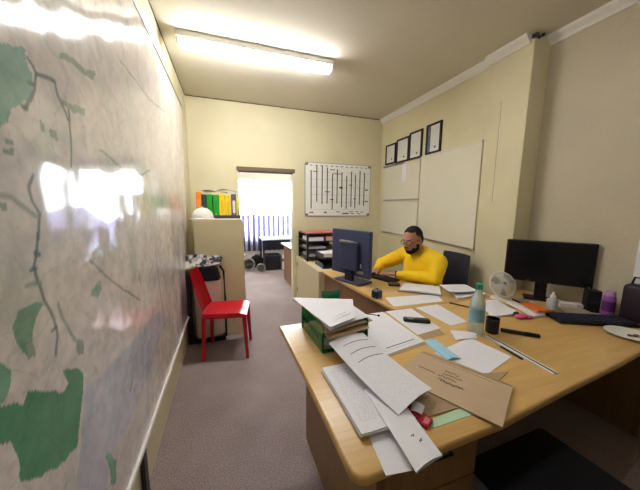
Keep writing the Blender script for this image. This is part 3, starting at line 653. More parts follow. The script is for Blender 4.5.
tag(cl.build('folded_cloth', m, None, True), 'grey and white crumpled cloth on top of the pale bin', 'cloth')

# ------------------------------------------------------------------ organiser and trays on the low cabinet
og = thing('desk_organizer', 'black shelf organizer with papers on the beige cabinet', 'organizer', (1.22, 3.75, 0.74))
for x in (1.03, 1.50):
    for y in (3.52, 3.96): MB().box((x-0.012, y-0.012, 0.741), (x+0.012, y+0.012, 1.115)).build('post', M_black, og)
for z in (0.79, 0.90, 1.01, 1.115): MB().box((1.02, 3.51, z), (1.51, 3.97, z+0.012), 0.002).build('shelf', M_black, og)
MB().box((1.02, 3.965, 0.76), (1.51, 3.972, 1.13)).build('back_panel', M_navyd, og)
M_pink = mat('pink_folder', srgb(204, 112, 112), 0.55)
paper('document_folder', 'pinkish red folder on top of the black shelf organizer', [(1.03, 3.52), (1.46, 3.52), (1.46, 3.86), (1.03, 3.88)], 1.128, M_pink, 'folder', th=0.012)
paper('loose_papers', 'white papers on the top shelf of the black organizer', [(1.05, 3.53), (1.27, 3.53), (1.27, 3.85), (1.05, 3.85)], 1.023, M_paper, th=0.05)
paper('document_folder', 'pale pink folder on the top shelf of the black organizer', [(1.31, 3.53), (1.48, 3.53), (1.48, 3.85), (1.31, 3.85)], 1.023, mat('pale_pink', srgb(220, 170, 170), 0.6), 'folder', th=0.06)
paper('loose_papers', 'grey papers on the middle shelf of the black organizer', [(1.05, 3.53), (1.30, 3.53), (1.30, 3.85), (1.05, 3.85)], 0.913, mat('greyish_white', srgb(188, 186, 192), 0.6), th=0.025)
paper('loose_papers', 'pale papers on the lowest shelf of the black organizer', [(1.05, 3.53), (1.30, 3.53), (1.30, 3.85), (1.05, 3.85)], 0.803, mat('greyish_white', srgb(188, 186, 192), 0.6), th=0.03)
lt = thing('letter_tray', 'black two-tier letter tray in front of the organizer', 'tray', (1.26, 3.18, 0.74))
for z in (0.741, 0.86):
    MB().box((1.08, 3.02, z), (1.42, 3.34, z+0.008), 0.002).build('tray_base', M_navyd, lt)
    for lo, hi in (((1.08, 3.02), (1.09, 3.34)), ((1.41, 3.02), (1.42, 3.34)), ((1.091, 3.33), (1.409, 3.34))):
        MB().box((lo[0], lo[1], z+0.008), (hi[0], hi[1], z+0.065), 0.003).build('tray_side', M_navyd, lt)
for x in (1.085, 1.415): MB().box((x-0.005, 3.3, 0.80), (x+0.005, 3.33, 0.865)).build('riser', M_black, lt)
paper('loose_papers', 'white papers heaped in the black letter tray', [(1.10, 3.04), (1.40, 3.04), (1.40, 3.31), (1.10, 3.31)], 0.869, M_paper, th=0.045, wob=0.008)

# ------------------------------------------------------------------ the man's computer
def lookrot(nx, ny): return math.atan2(ny, nx)
ang = math.atan2(0.17, 0.45)           # screen normal
mm = thing('computer_monitor', 'dark blue grey monitor seen from behind on the man\'s desk', 'monitor', (1.13, 2.375, DT-0.001), ang)
MB().box((0.0, -0.25, 0.075), (0.045, 0.26, 0.525), 0.008).build('screen_housing', M_navy, mm, False, True)
MB().box((0.045, -0.23, 0.095), (0.0465, 0.24, 0.505)).build('screen', M_blackg, mm, False, True)
MB().box((-0.045, -0.13, 0.13), (0.0, 0.11, 0.42), 0.02, seg=3).build('rear_bulge', M_navy, mm, False, True)
MB().box((-0.055, -0.07, 0.40), (-0.02, 0.10, 0.425), 0.006).build('vent_ridge', M_grey, mm, False, True)
MB().box((-0.018, -0.05, 0.02), (0.02, 0.05, 0.14), 0.006).build('stand_neck', M_navyd, mm, False, True)
MB().box((-0.05, -0.17, 0.0), (0.16, 0.17, 0.02), 0.008).build('stand_base', M_navy, mm, False, True)
MB().ball((-0.004, -0.14, 0.125), (0.006, 0.05, 0.018)).build('badge', M_grey, mm, True, True)
MB().box((-0.003, -0.155, 0.17), (0.0, -0.145, 0.21)).build('port_label', M_white, mm, False, True)
kb = thing('keyboard', 'dark keyboard under the hands of the man in yellow', 'keyboard', (1.50, 2.43, DT-0.001), ang)
MB().box((-0.07, -0.22, 0.0), (0.07, 0.22, 0.02), 0.005).build('body', M_black, kb, False, True)
b = MB()
for r_ in range(5):
    for c_ in range(15): b.box((-0.06+r_*0.025, -0.205+c_*0.0275, 0.019), (-0.040+r_*0.025, -0.183+c_*0.0275, 0.027), 0.002)
b.build('keys', M_navyd, kb, False, True)
ms = thing('computer_mouse', 'dark blue rounded mouse beside the foot of the man\'s monitor', 'mouse', (1.20, 1.98, DT-0.001), 0.4)
MB().ball((0, 0, 0.018), (0.045, 0.032, 0.024)).build('body', M_navy, ms, True, True)
MB().box((0.005, -0.001, 0.036), (0.035, 0.001, 0.0435)).build('scroll_wheel', M_black, ms, False, True)
sp = thing('desk_speaker', 'small dark blue speaker near the corner of the man\'s desk', 'speaker', (1.155, 1.885, DT-0.001), 0.3)
MB().box((-0.035, -0.035, 0.0), (0.035, 0.035, 0.065), 0.012, seg=3).build('body', M_navy, sp, False, True)
MB().lathe([(0.022, 0), (0.022, 0.003), (0.014, 0.003)], seg=18, M=T(-0.035, 0, 0.035)@Matrix.Rotation(-PI/2, 4, 'Y')).build('grille', M_black, sp, False, True)
wl = thing('wallet', 'dark brown wallet beside the hands of the man in yellow', 'wallet', (1.505, 2.15, DT-0.001), -0.5)
MB().box((-0.055, -0.045, 0.0), (0.055, 0.045, 0.018), 0.006).build('body', mat('dark_brown', srgb(74, 56, 50), 0.5), wl, False, True)
MB().box((-0.052, -0.046, 0.008), (0.052, 0.046, 0.010)).build('seam', M_black, wl, False, True)

# ------------------------------------------------------------------ papers on the man's desk
DM = DT-0.001
paper('paper_sheet', 'large white sheet at the near corner of the man\'s desk', [(1.16, 1.67), (1.66, 1.66), (1.70, 1.76), (1.50, 1.93), (1.16, 1.80)][:4] and [(1.17, 1.66), (1.62, 1.64), (1.70, 1.80), (1.22, 1.86)], DM, M_print2)
bk_ = thing('booklet', 'thick white booklet in front of the man in yellow', 'booklet', (1.66, 1.95, DM), 0)
MB().prism([(1.42, 1.965), (1.70, 1.735), (1.86, 1.93), (1.60, 2.13)], DM+0.002, DM+0.006, 0.001).build('back_cover', mat('greyblue_cover', srgb(116, 130, 136), 0.5), bk_)
MB().sheet(quadfn([(1.43, 1.965, DM+0.0062), (1.70, 1.745, DM+0.0062), (1.85, 1.93, DM+0.0062), (1.60, 2.12, DM+0.0062)], 0.006), 10, 10, 0.012).build('pages', M_print2, bk_)
paper('loose_papers', 'spread of white papers beside the office chair at the desk corner', [(1.76, 1.63), (2.08, 1.63), (2.10, 1.90), (1.88, 1.90)], DM, M_paper, th=0.012, wob=0.006)
paper('loose_papers', 'top sheet lying askew on the papers beside the office chair', [(1.74, 1.70), (2.00, 1.64), (2.06, 1.84), (1.82, 1.90)], DM+0.040, M_print2, th=0.003, wob=0.004)
pc = thing('pencil', 'dark brown pencil lying in front of the loose papers', 'pencil', (1.66, 1.58, DT), 0)
MB().tube([(1.63, 1.582, DT+0.006), (1.70, 1.46, DT+0.006)], 0.006, 8).build('barrel', mat('pencil_brown', srgb(92, 64, 44), 0.4), pc)
MB().tube([(1.70, 1.46, DT+0.006), (1.71, 1.443, DT+0.0045)], [0.006, 0.001], 8).build('tip', M_black, pc)

# ------------------------------------------------------------------ papers on the near desk
paper('document_folder', 'brown folder lying under the sheet with the black handset', [(1.02, 1.19), (1.19, 1.165), (1.24, 1.23), (1.13, 1.58), (1.05, 1.57)][:4] and [(1.04, 1.17), (1.20, 1.18), (1.29, 1.57), (1.07, 1.585)], DT, M_kraft2, 'folder')
paper('paper_sheet', 'white sheet with a black handset lying on it', [(1.035, 1.22), (1.235, 1.25), (1.27, 1.585), (1.055, 1.59)], DT+0.002, M_print2)
hs = thing('cordless_handset', 'black handset lying on a white sheet', 'phone', (1.15, 1.375, DT+0.0038), -0.52)
MB().box((-0.085, -0.024, 0.0), (0.085, 0.024, 0.022), 0.010, seg=4).build('body', M_black, hs, True, True)
MB().box((-0.06, -0.017, 0.0215), (-0.02, 0.017, 0.0228)).build('display', M_grey, hs, False, True)
MB().box((0.0, -0.017, 0.0215), (0.065, 0.017, 0.0232), 0.0005).build('keypad', M_navyd, hs, False, True)
paper('paper_sheet', 'white sheet lying alone on the desk behind the bottle', [(1.325, 1.262), (1.478, 1.277), (1.525, 1.595), (1.315, 1.59)], DT, M_print2)
paper('document_folder', 'brown folder peeking out below the sheets beside the green tray', [(0.72, 1.07), (1.02, 1.12), (1.00, 1.20), (0.74, 1.16)], DT, M_kraft2, 'folder')
paper('paper_sheet', 'lower sheet with a blue line under the papers beside the green tray', [(0.73, 1.09), (1.02, 1.145), (1.03, 1.57), (0.74, 1.56)], DT+0.002, M_print)
sA = paper('paper_sheet', 'upper white sheet with a blue line beside the green tray', [(0.735, 1.115), (1.005, 1.165), (1.025, 1.585), (0.735, 1.58)], DT+0.0045, M_print2)
MB().prism([(0.77, 1.140), (0.98, 1.178), (0.98, 1.184), (0.77, 1.146)], DT+0.0061, DT+0.0066).build('ruled_line', mat('ink_blue', srgb(74, 84, 110), 0.5), sA)
paper('paper_sheet', 'white sheet between the envelope and the bottle', [(1.079, 0.808), (1.338, 0.878), (1.304, 1.10), (0.985, 1.03)], DT+0.0005, M_print2)
paper('folded_note', 'small folded white note leaning against the bottle side', [(1.20, 1.10, DT+0.0025), (1.33, 1.075, DT+0.0025), (1.36, 1.105, DT+0.018), (1.24, 1.185, DT+0.016)], 0, M_paper, bend=0.004)
mk = thing('face_mask', 'pale blue folded face mask at the corner of a white sheet', 'mask', (1.01, 1.03, DT), 0)
def mkf(u, v):
    p = Vector((1.055, 1.14, 0)).lerp(Vector((1.035, 0.95, 0)), u); s = (v-0.5)*0.08
    return (p.x+s, p.y-s*0.15, DT+0.0025+0.010*math.sin(PI*v)+0.002*math.sin(v*PI*5))
MB().sheet(mkf, 10, 20, 0.0012).build('pleated_body', mat('mask_blue', srgb(158, 208, 230), 0.7), mk)
MB().tube([(1.05, 1.13, DT+0.004), (1.06, 1.07, DT+0.004), (1.045, 1.0, DT+0.004), (1.015, 0.94, DT+0.005)], 0.0012, 6).build('ear_loop', M_white, mk)

M_ink = mat('pen_ink', srgb(58, 52, 60), 0.6)
paper('green_strip', 'pale mint green paper strip under the brown envelopes', [(0.639, 0.646), (0.82, 0.650), (0.806, 0.690), (0.641, 0.680)], DT, mat('mint_paper', srgb(190, 222, 186), 0.6))
e2 = paper('brown_envelope', 'plain brown envelope lying beneath the written one', [(0.636, 0.69), (0.87, 0.69), (1.19, 0.79), (0.72, 0.90)], DT+0.0022, M_kraft2, 'envelope', th=0.003)
ev = thing('brown_envelope', 'large brown envelope with handwriting in the middle of the desk', 'envelope', (0.9, 0.82, DT), 0)
evq = [(0.858, 0.566, DT+0.006), (1.106, 0.707, DT+0.006), (0.932, 1.055, DT+0.006), (0.674, 0.931, DT+0.006)]
MB().sheet(quadfn(evq, 0.003, 0.0), 10, 10, 0.0045).build('envelope_body', M_kraft, ev)
MB().sheet(quadfn([(1.095, 0.705, DT+0.0112), (1.105, 0.712, DT+0.0112), (0.933, 1.050, DT+0.0112), (0.912, 1.042, DT+0.0112)]), 4, 4, 0.0012).build('flap_fold', M_kraft2, ev)
ax = Vector((evq[1][0]-evq[2][0], evq[1][1]-evq[2][1])).normalized(); ay = Vector((-ax.y, ax.x))
for k, (s0, t0, L) in enumerate(((0.15, -0.10, 0.06), (0.15, -0.125, 0.08), (0.14, -0.15, 0.075), (0.15, -0.18, 0.10), (0.05, -0.15, 0.075))):
    p0 = Vector((0.932, 1.055))+ax*s0+Vector((-0.258, -0.124)).normalized()*(-t0)
    scribble(ev, 'handwriting', p0, ax*L, ay, int(L*420), (0.009 if k == 3 else 0.006), M_ink, DT+0.0142, seed=k+2, r=0.0011)
p0 = Vector((0.932, 1.055))+ax*0.06+Vector((-0.258, -0.124)).normalized()*0.035
MB().tube([(p0.x, p0.y, DT+0.0118), ((p0+ax*0.26).x, (p0+ax*0.26).y, DT+0.0118)], 0.0008, 4).build('printed_line', mat('faint_print', srgb(128, 104, 78), 0.6), ev)

# pile at the left end of the desk
zz = DT
paper('paper_sheet', 'lowest white sheet jutting over the front edge of the desk', [(0.393, 0.556), (0.475, 0.545), (0.52, 0.72), (0.42, 0.74)], DT, M_paper)
for k in range(6):
    a = random.uniform(-0.03, 0.03); cx, cy = 0.485+random.uniform(-0.008, 0.008), 0.875+random.uniform(-0.008, 0.008)
    hw, hl = 0.105, 0.19; q = []
    for sx, sy in ((-1, -1), (1, -1), (1, 1), (-1, 1)):
        x, y = sx*hw, sy*hl; q.append((cx+x*math.cos(a)-y*math.sin(a), cy+x*math.sin(a)+y*math.cos(a)))
    th = random.choice((0.002, 0.004, 0.005))
    paper('paper_bundle', 'paper bundle in the loose pile under the invoice', q, zz+0.0018, M_paper if k < 5 else M_print, group='bundles of the loose pile at the desk end', th=th); zz += th+0.0006
zz += 0.002
fb = thing('folded_brochure', 'long folded white paper jutting out over the front edge of the desk', 'paper', (0.51, 0.66, zz), 0)
Q = [(0.462, 0.515), (0.565, 0.532), (0.60, 0.86), (0.49, 0.86)]
MB().sheet(quadfn([(x, y, zz+0.001) for x, y in Q], 0.002), 8, 12, 0.0015).build('lower_leaf', M_paper, fb)
MB().sheet(quadfn([(x, y, zz+0.004) for x, y in Q], 0.010), 8, 12, 0.0015).build('upper_leaf', M_paper, fb)
MB().tube([(0.565, 0.533, zz+0.0045), (0.60, 0.86, zz+0.0045)], 0.0035, 8).build('fold', M_paper, fb)
for k, (x, y) in enumerate(((0.515, 0.605), (0.528, 0.585))): scribble(fb, 'ink_mark', (x, y), (0.012, 0.004), (0.0, 1.0), 7, 0.006, M_dkline, zz+0.0165, seed=k+20, r=0.0012)
rb = thing('red_booklet', 'small red booklet under the invoice beside the folded paper', 'booklet', (0.615, 0.70, DT), 0)
MB().prism([(0.575, 0.735), (0.612, 0.645), (0.655, 0.668), (0.632, 0.765)], DT, DT+0.012, 0.001).build('cover', mat('red_cover', srgb(178, 30, 52), 0.4), rb)
MB().prism([(0.611, 0.668), (0.622, 0.655), (0.646, 0.670), (0.640, 0.688)], DT+0.012, DT+0.0128).build('sticker', mat('pink_sticker', srgb(216, 120, 130), 0.5), rb)
paper('paper_slip', 'small white paper slip on the red booklet', [(0.605, 0.725), (0.63, 0.695), (0.668, 0.725), (0.645, 0.765)], DT+0.014, M_paper, bend=0.004)
ZI = zz+0.018
iv = thing('invoice_sheet', 'ruled white sheet draped from the green tray over the paper pile', 'paper', (0.58, 0.93, DT), 0)
ia, ib, ic, id_ = Vector((0.527, 0.69, ZI)), Vector((0.737, 0.768, ZI-0.003)), Vector((0.655, 1.19, ZI+0.045)), Vector((0.437, 1.13, ZI+0.055))
def ivf(u, v):
    p = (ia*(1-u)+ib*u)*(1-v)+(id_*(1-u)+ic*u)*v
    return (p.x, p.y, p.z+0.012*math.sin(PI*u)-0.02*math.sin(PI*v)*0.6)
MB().sheet(ivf, 14, 20, 0.0012).build('sheet', M_print2, iv)
for v in (0.60, 0.73, 0.86):
    MB().tube([tuple(Vector(ivf(u, v+0.02*math.sin(u*PI)))+Vector((0, 0, 0.0014))) for u in [0.22+0.07*i for i in range(11)]], 0.0018, 4).build('ruled_line', mat('rule_grey', srgb(92, 92, 100), 0.6), iv)

# ------------------------------------------------------------------ green tray with papers
gt = thing('letter_tray', 'green plastic two-tier letter tray heaped with papers', 'tray', (0.56, 1.38, DT), 0.06)
for z, in ((0.0,), (0.085,)):
    MB().box((-0.135, -0.165, z), (0.135, 0.175, z+0.005), 0.001).build('tray_base', M_green, gt, False, True)
    MB().box((-0.135, -0.165, z+0.005), (-0.129, 0.175, z+0.06), 0.002).build('tray_side', M_green, gt, False, True)
    MB().box((0.129, -0.165, z+0.005), (0.135, 0.175, z+0.06), 0.002).build('tray_side', M_green, gt, False, True)
    MB().box((-0.128 if z == 0 else 0.0, 0.169, z+0.005), (0.128, 0.175, z+(0.06 if z == 0 else 0.13)), 0.002).build('tray_back', M_green, gt, False, True)
    MB().box((-0.128, -0.165, z+0.005), (0.128, -0.160, z+0.02), 0.002).build('tray_front', M_green, gt, False, True)
for sx in (-1, 1):
    for sy in (-0.15, 0.16): MB().box((sx*0.132-0.007, sy-0.01, 0.002), (sx*0.132+0.007, sy+0.01, 0.10), 0.003).build('corner_post', M_greenop, gt, False, True)
def tp(x, y):
    c, s = math.cos(0.06), math.sin(0.06); return (0.56+x*c-y*s, 1.38+x*s+y*c)
def tq(L, z): return [(*tp(*p), z) for p in L]
zt = DT+0.0905
paper('document_folder', 'cream papers in the lower tier of the green tray', tq([(-0.12, -0.15), (0.12, -0.15), (0.12, 0.15), (-0.12, 0.15)], DT+0.0055), 0, mat('cream_paper2', srgb(190, 196, 170), 0.6), 'papers', th=0.022)
paper('brown_envelope', 'lower brown envelope jutting from the top of the green tray', [(0.445, 1.155, zt+0.004), (0.70, 1.20, zt+0.004), (0.675, 1.50, zt+0.001), (0.445, 1.47, zt+0.001)], 0, mat('cream_env', srgb(206, 182, 142), 0.6), 'envelope', th=0.004, wob=0.008)
paper('brown_envelope', 'upper brown envelope jutting from the top of the green tray', [(0.44, 1.175, zt+0.027), (0.735, 1.235, zt+0.027), (0.68, 1.52, zt+0.024), (0.44, 1.46, zt+0.024)], 0, M_kraft, 'envelope', th=0.008, wob=0.007)
paper('paper_sheet', 'white sheet with handwriting under the top sheet on the green tray', [(0.452, 1.155, zt+0.056), (0.725, 1.255, zt+0.053), (0.71, 1.50, zt+0.053), (0.44, 1.44, zt+0.053)], 0, M_print2, bend=0.004)
ts = paper('paper_sheet', 'curling blank white sheet topmost on the green tray', [(0.452, 1.15, zt+0.076), (0.62, 1.222, zt+0.074), (0.735, 1.485, zt+0.074), (0.365, 1.60, zt+0.086)], 0, M_paper, th=0.0016)
ts.data.materials.clear(); ts.data.materials.append(M_paper)
for k in range(2): scribble(ts, 'handwriting', (0.475+0.02*k, 1.235-0.02*k), (0.13, 0.065), (0.0, 1.0), 40, 0.006, mat('pencil_grey', srgb(168, 168, 178), 0.6), zt+0.0775, seed=40+k, r=0.0007)
pn = thing('ballpoint_pen', 'thin black pen sticking out of the green tray', 'pen', (0.80, 1.35, DT), 0)
MB().tube([(0.66, 1.44, DT+0.113), (0.822, 1.318, DT+0.113)], 0.0028, 8).build('barrel', M_black, pn)
MB().ball((0.824, 1.315, DT+0.113), 0.007, 12).build('cap', M_black, pn, True)

# ------------------------------------------------------------------ middle and right of the near desk
bt = thing('water_bottle', 'clear pale blue plastic water bottle with a green cap', 'bottle', (1.385, 1.135, DT))
m = bpy.data.materials.new('bottle_plastic'); m.use_nodes = True; bs = m.node_tree.nodes['Principled BSDF']
bs.inputs['Base Color'].default_value = (*srgb(226, 242, 244), 1); bs.inputs['Roughness'].default_value = 0.12; bs.inputs['Transmission Weight'].default_value = 0.7; bs.inputs['IOR'].default_value = 1.2
MB().lathe([(0.0000, 0.0022), (0.0363, 0.0000), (0.0418, 0.0110), (0.0418, 0.0550), (0.0396, 0.0605), (0.0418, 0.0660), (0.0418, 0.1100), (0.0396, 0.1155), (0.0418, 0.1210), (0.0418, 0.1650), (0.0396, 0.1980), (0.0286, 0.2365), (0.0154, 0.2585), (0.0138, 0.2772)], (1.385, 1.135, DT), 28).build('body', m, bt, True)
MB().lathe([(0.0182, 0.2772), (0.0182, 0.3058), (0.0165, 0.3091), (0.0000, 0.3091)], (1.385, 1.135, DT), 20).build('cap', mat('cap_green', srgb(32, 150, 112), 0.4), bt, True)
MB().lathe([(0.0424, 0.0825), (0.0427, 0.0825), (0.0427, 0.1595), (0.0424, 0.1595)], (1.385, 1.135, DT), 28).build('label_band', mat('band_blue', srgb(150, 196, 214), 0.3, trans=0.4), bt, True)
cp = thing('desk_cup', 'black cylindrical cup beside the water bottle', 'cup', (1.495, 1.115, DT))
MB().lathe([(0.0, 0.0), (0.034, 0.0), (0.036, 0.004), (0.037, 0.088), (0.034, 0.088), (0.033, 0.008), (0.0, 0.008)], (1.495, 1.115, DT), 26).build('body', M_black, cp, True)
MB().lathe([(0.0375, 0.084), (0.0375, 0.09), (0.0335, 0.09), (0.0335, 0.084), (0.0375, 0.084)], (1.495, 1.115, DT), 26).build('rim', M_blackg, cp, True)
sk = thing('marker_pen', 'thick black marker lying beside the black cup', 'marker', (1.62, 1.04, DT))
MB().tube([(1.555, 1.105, DT+0.012), (1.64, 1.02, DT+0.012)], 0.012, 14).build('barrel', M_black, sk, True)
MB().tube([(1.64, 1.02, DT+0.012), (1.688, 0.972, DT+0.012), (1.692, 0.968, DT+0.012)], [0.013, 0.0125, 0.008], 14).build('cap', M_blackg, sk, True)
ru = thing('ruler', 'long white ruler with a black stripe lying on the bare desk', 'ruler', (1.41, 0.9, DT))
d = Vector((1.385-1.425, 0.712-1.085, 0)).normalized(); n_ = Vector((-d.y, d.x, 0))
def strip(o0, o1, z0, z1, m, nm, e=0.0):
    a_ = Vector((1.425, 1.085, 0)); b_ = Vector((1.388, 0.712, 0))
    P = [a_+n_*o0, a_+n_*o1, b_+n_*o1, b_+n_*o0]
    return MB().prism([(p.x, p.y) for p in P], z0, z1).build(nm, m, ru)
strip(-0.018, 0.018, DT, DT+0.004, M_white, 'body'); strip(-0.002, 0.005, DT+0.004, DT+0.006, M_black, 'grip_stripe')
bp_ = thing('ballpoint_pen', 'black pen with a silver tip beside the white ruler', 'pen', (1.385, 0.92, DT))
MB().tube([(1.374, 0.965, DT+0.006), (1.360, 0.842, DT+0.006)], 0.0058, 10).build('barrel', M_black, bp_)
MB().tube([(1.378, 0.998, DT+0.005), (1.374, 0.965, DT+0.006)], [0.0015, 0.005], 10).build('tip', M_alu, bp_)

paper('loose_papers', 'white papers lying in front of the small fan', [(1.70, 1.27), (1.92, 1.24), (2.02, 1.50), (1.80, 1.54)], DT, M_paper, th=0.010, wob=0.006)
paper('paper_sheet', 'white papers under the orange and black phone', [(1.96, 1.175), (2.06, 1.165), (2.26, 1.375), (2.04, 1.43)], DT, M_paper, th=0.014, wob=0.006)
fn_ = thing('desk_fan', 'small round white desk fan in front of the pillar', 'fan', (2.12, 1.53, DT), math.radians(-110))
MB().lathe([(0.075, 0), (0.075, 0.012), (0.03, 0.022), (0.0, 0.022)], seg=26).build('base', M_white, fn_, True, True)
MB().tube([(0, 0, 0.018), (0, -0.02, 0.06)], 0.012).build('neck', M_white, fn_, False, True)
Hx = T(0, 0.0, 0.125)@Matrix.Scale(0.86, 4)@Matrix.Rotation(math.radians(66), 4, 'Y')
b = MB()
b.tube([(0.12*math.cos(a), 0.12*math.sin(a), 0.0) for a in [i*2*PI/36 for i in range(37)]], 0.008, 8, Hx)
b.build('rim', M_white, fn_, True, True)
b = MB()
for k in range(44):
    a = k*2*PI/44
    b.tube([(0.02*math.cos(a), 0.02*math.sin(a), 0.035), (0.08*math.cos(a), 0.08*math.sin(a), 0.03), (0.12*math.cos(a), 0.12*math.sin(a), 0.004)], 0.0024, 5, Hx)
    b.tube([(0.02*math.cos(a), 0.02*math.sin(a), -0.035), (0.08*math.cos(a), 0.08*math.sin(a), -0.03), (0.12*math.cos(a), 0.12*math.sin(a), -0.004)], 0.0016, 5, Hx)
b.build('grille', M_white, fn_, False, True)
b = MB()
for k in range(3):
    t = bmesh.new(); a0 = k*2*PI/3; ring = []
    V0 = [t.verts.new((r_*math.cos(a0+da), r_*math.sin(a0+da), dz)) for r_, da, dz in ((0.015, -0.3, 0.008), (0.06, -0.45, 0.014), (0.105, -0.35, 0.012), (0.11, 0.2, -0.006), (0.06, 0.4, -0.012), (0.015, 0.3, -0.008))]
    t.faces.new(V0); bmesh.ops.solidify(t, geom=list(t.faces), thickness=0.002); b.add(t, Hx)
b.build('blade', mat('fan_blade', srgb(150, 138, 132), 0.4), fn_, False, True)
MB().lathe([(0.03, -0.07), (0.034, -0.06), (0.034, -0.036), (0.0, -0.034)], seg=18, M=Hx).build('motor', M_white, fn_, True, True)

ph = thing('mobile_phone', 'black phone in an orange case lying on white papers', 'phone', (2.08, 1.30, DT+0.02), 0)
pv = Vector((-0.32, -0.947)); pn_ = Vector((0.947, -0.32)); pc0 = Vector((2.105, 1.30))
def pq(s0, s1, w): return [tuple(pc0+pv*s0-pn_*w), tuple(pc0+pv*s1-pn_*w), tuple(pc0+pv*s1+pn_*w), tuple(pc0+pv*s0+pn_*w)]
MB().prism(pq(-0.13, 0.10, 0.040), DT+0.0285, DT+0.040, 0.003).build('phone_body', M_blackg, ph)
MB().prism(pq(-0.035, 0.13, 0.043), DT+0.0270, DT+0.0425, 0.004).build('case', mat('orange_case', srgb(226, 112, 34), 0.45), ph)
MB().prism(pq(-0.12, -0.05, 0.030), DT+0.0400, DT+0.0406).build('screen', M_grey, ph)
pk = thing('pink_pouch', 'small bright pink crumpled pouch on the desk before the fan', 'pouch', (1.88, 1.20, DT), 0)
MB().ball((1.88, 1.205, DT+0.014), (0.055, 0.028, 0.014), M=None).ball((1.93, 1.185, DT+0.010), (0.03, 0.02, 0.010)).build('body', mat('pink_cloth', srgb(222, 92, 140), 0.6), pk, True)
MB().ball((1.875, 1.235, DT+0.022), (0.022, 0.016, 0.014)).build('dark_clip', M_black, pk, True)

rm = thing('computer_monitor', 'wide black monitor by the right wall facing the camera', 'monitor', (2.40, 1.385, DT), math.atan2(1.165-1.593, 2.566-2.227))
MB().box((-0.28, 0.0, 0.15), (0.275, 0.045, 0.49), 0.006).build('screen_housing', M_black, rm, False, True)
MB().box((-0.267, -0.0016, 0.168), (0.262, 0.0005, 0.477)).build('screen', mat('screen_off', srgb(12, 15, 24), 0.25, var=0.02), rm, False, True)
MB().box((-0.06, 0.045, 0.0), (0.02, 0.065, 0.30), 0.006).build('stand_neck', M_black, rm, False, True)
MB().box((-0.13, -0.01, 0.0), (0.09, 0.12, 0.014), 0.005).build('stand_base', M_black, rm, False, True)
MB().box((-0.13, -0.002, 0.156), (-0.10, -0.0005, 0.161)).build('maker_mark', M_alu, rm, False, True)
MB().box((0.25, -0.002, 0.155), (0.256, -0.0005, 0.161)).build('power_light', M_white, rm, False, True)
dr = thing('dropper_bottle', 'white small bottle with a pointed cap beneath the black monitor', 'bottle', (2.20, 1.22, DT+0.0))
MB().lathe([(0.0, 0), (0.033, 0), (0.035, 0.006), (0.035, 0.065), (0.028, 0.078), (0.016, 0.082)], (2.245, 1.235, DT+0.012), 22).build('body', mat('cloudy_plastic', srgb(206, 206, 212), 0.35, trans=0.2), dr, True)
MB().lathe([(0.017, 0.082), (0.017, 0.10), (0.009, 0.112), (0.006, 0.128), (0.0, 0.13)], (2.245, 1.235, DT+0.012), 18).build('cap', M_white, dr, True)
kq = [(2.04, 1.055), (2.44, 0.857)]
ka = math.atan2(0.857-1.055, 0.40)
k2 = thing('keyboard', 'black keyboard on the desk in front of the wide monitor', 'keyboard', (2.275, 1.02, DT), ka)
MB().box((-0.235, -0.075, 0.0), (0.225, 0.075, 0.024), 0.006).build('body', M_black, k2, False, True)
b = MB()
for r_ in range(5):
    for c_ in range(16): b.box((-0.226+c_*0.0277, -0.066+r_*0.027, 0.0235), (-0.204+c_*0.0277, -0.044+r_*0.027, 0.031), 0.002)
b.build('keys', M_navyd, k2, False, True)
paper('loose_papers', 'flat grey papers behind the black keyboard', [(2.24, 1.14), (2.41, 1.055), (2.46, 1.17), (2.33, 1.25)], DT, mat('tan_paper', srgb(168, 156, 142), 0.6), th=0.018)
cb = MB().tube([(2.30, 1.30, DT+0.006), (2.38, 1.27, DT+0.006), (2.44, 1.285, DT+0.006), (2.50, 1.24, DT+0.006), (2.56, 1.23, DT+0.006)], 0.006, 8)
tag(cb.build('power_cable', mat('cable_brown', srgb(60, 46, 40), 0.5), None, True), 'dark brown cable curving on the desk under the wide monitor', 'cable')
wbx = thing('small_carton', 'small white carton lying beside the dropper bottle', 'box', (2.40, 1.21, DT+0.019), -0.6)
MB().box((-0.07, -0.03, 0.0), (0.07, 0.03, 0.03), 0.003).build('body', M_white, wbx, False, True)
MB().box((0.03, -0.0305, 0.005), (0.069, 0.0305, 0.0305)).build('flap', mat('carton_grey', srgb(200, 198, 198), 0.5), wbx, False, True)
sp2 = thing('desk_speaker', 'black speaker box between the wide monitor and the purple bottle', 'speaker', (2.50, 1.135, DT+0.0), -0.7)
MB().box((-0.04, -0.035, 0.0), (0.04, 0.035, 0.165), 0.008).build('body', M_black, sp2, False, True)
MB().lathe([(0.028, 0), (0.028, 0.003), (0.02, 0.003), (0.0, 0.001)], seg=18, M=T(0, -0.035, 0.09)@Matrix.Rotation(PI/2, 4, 'X')).build('cone', M_navyd, sp2, False, True)
pbt = thing('drink_bottle', 'purple drink bottle with a dark lid by the right wall', 'bottle', (2.51, 1.045, DT))
MB().lathe([(0.0, 0.0), (0.032, 0.0), (0.034, 0.01), (0.034, 0.13), (0.030, 0.145), (0.026, 0.148)], (2.51, 1.045, DT), 24).build('body', mat('purple_plastic', srgb(150, 84, 168), 0.3), pbt, True)
MB().lathe([(0.028, 0.148), (0.028, 0.175), (0.022, 0.182), (0.0, 0.182)], (2.51, 1.045, DT), 24).build('lid', mat('lilac_lid', srgb(196, 160, 206), 0.4), pbt, True)
MB().lathe([(0.0345, 0.04), (0.0348, 0.04), (0.0348, 0.11), (0.0345, 0.11)], (2.51, 1.045, DT), 24).build('grip_band', mat('purple_dark', srgb(92, 40, 112), 0.4), pbt, True)
hb = thing('handbag', 'dark plum handbag slumped behind the purple bottle', 'bag', (2.55, 0.935, DT))
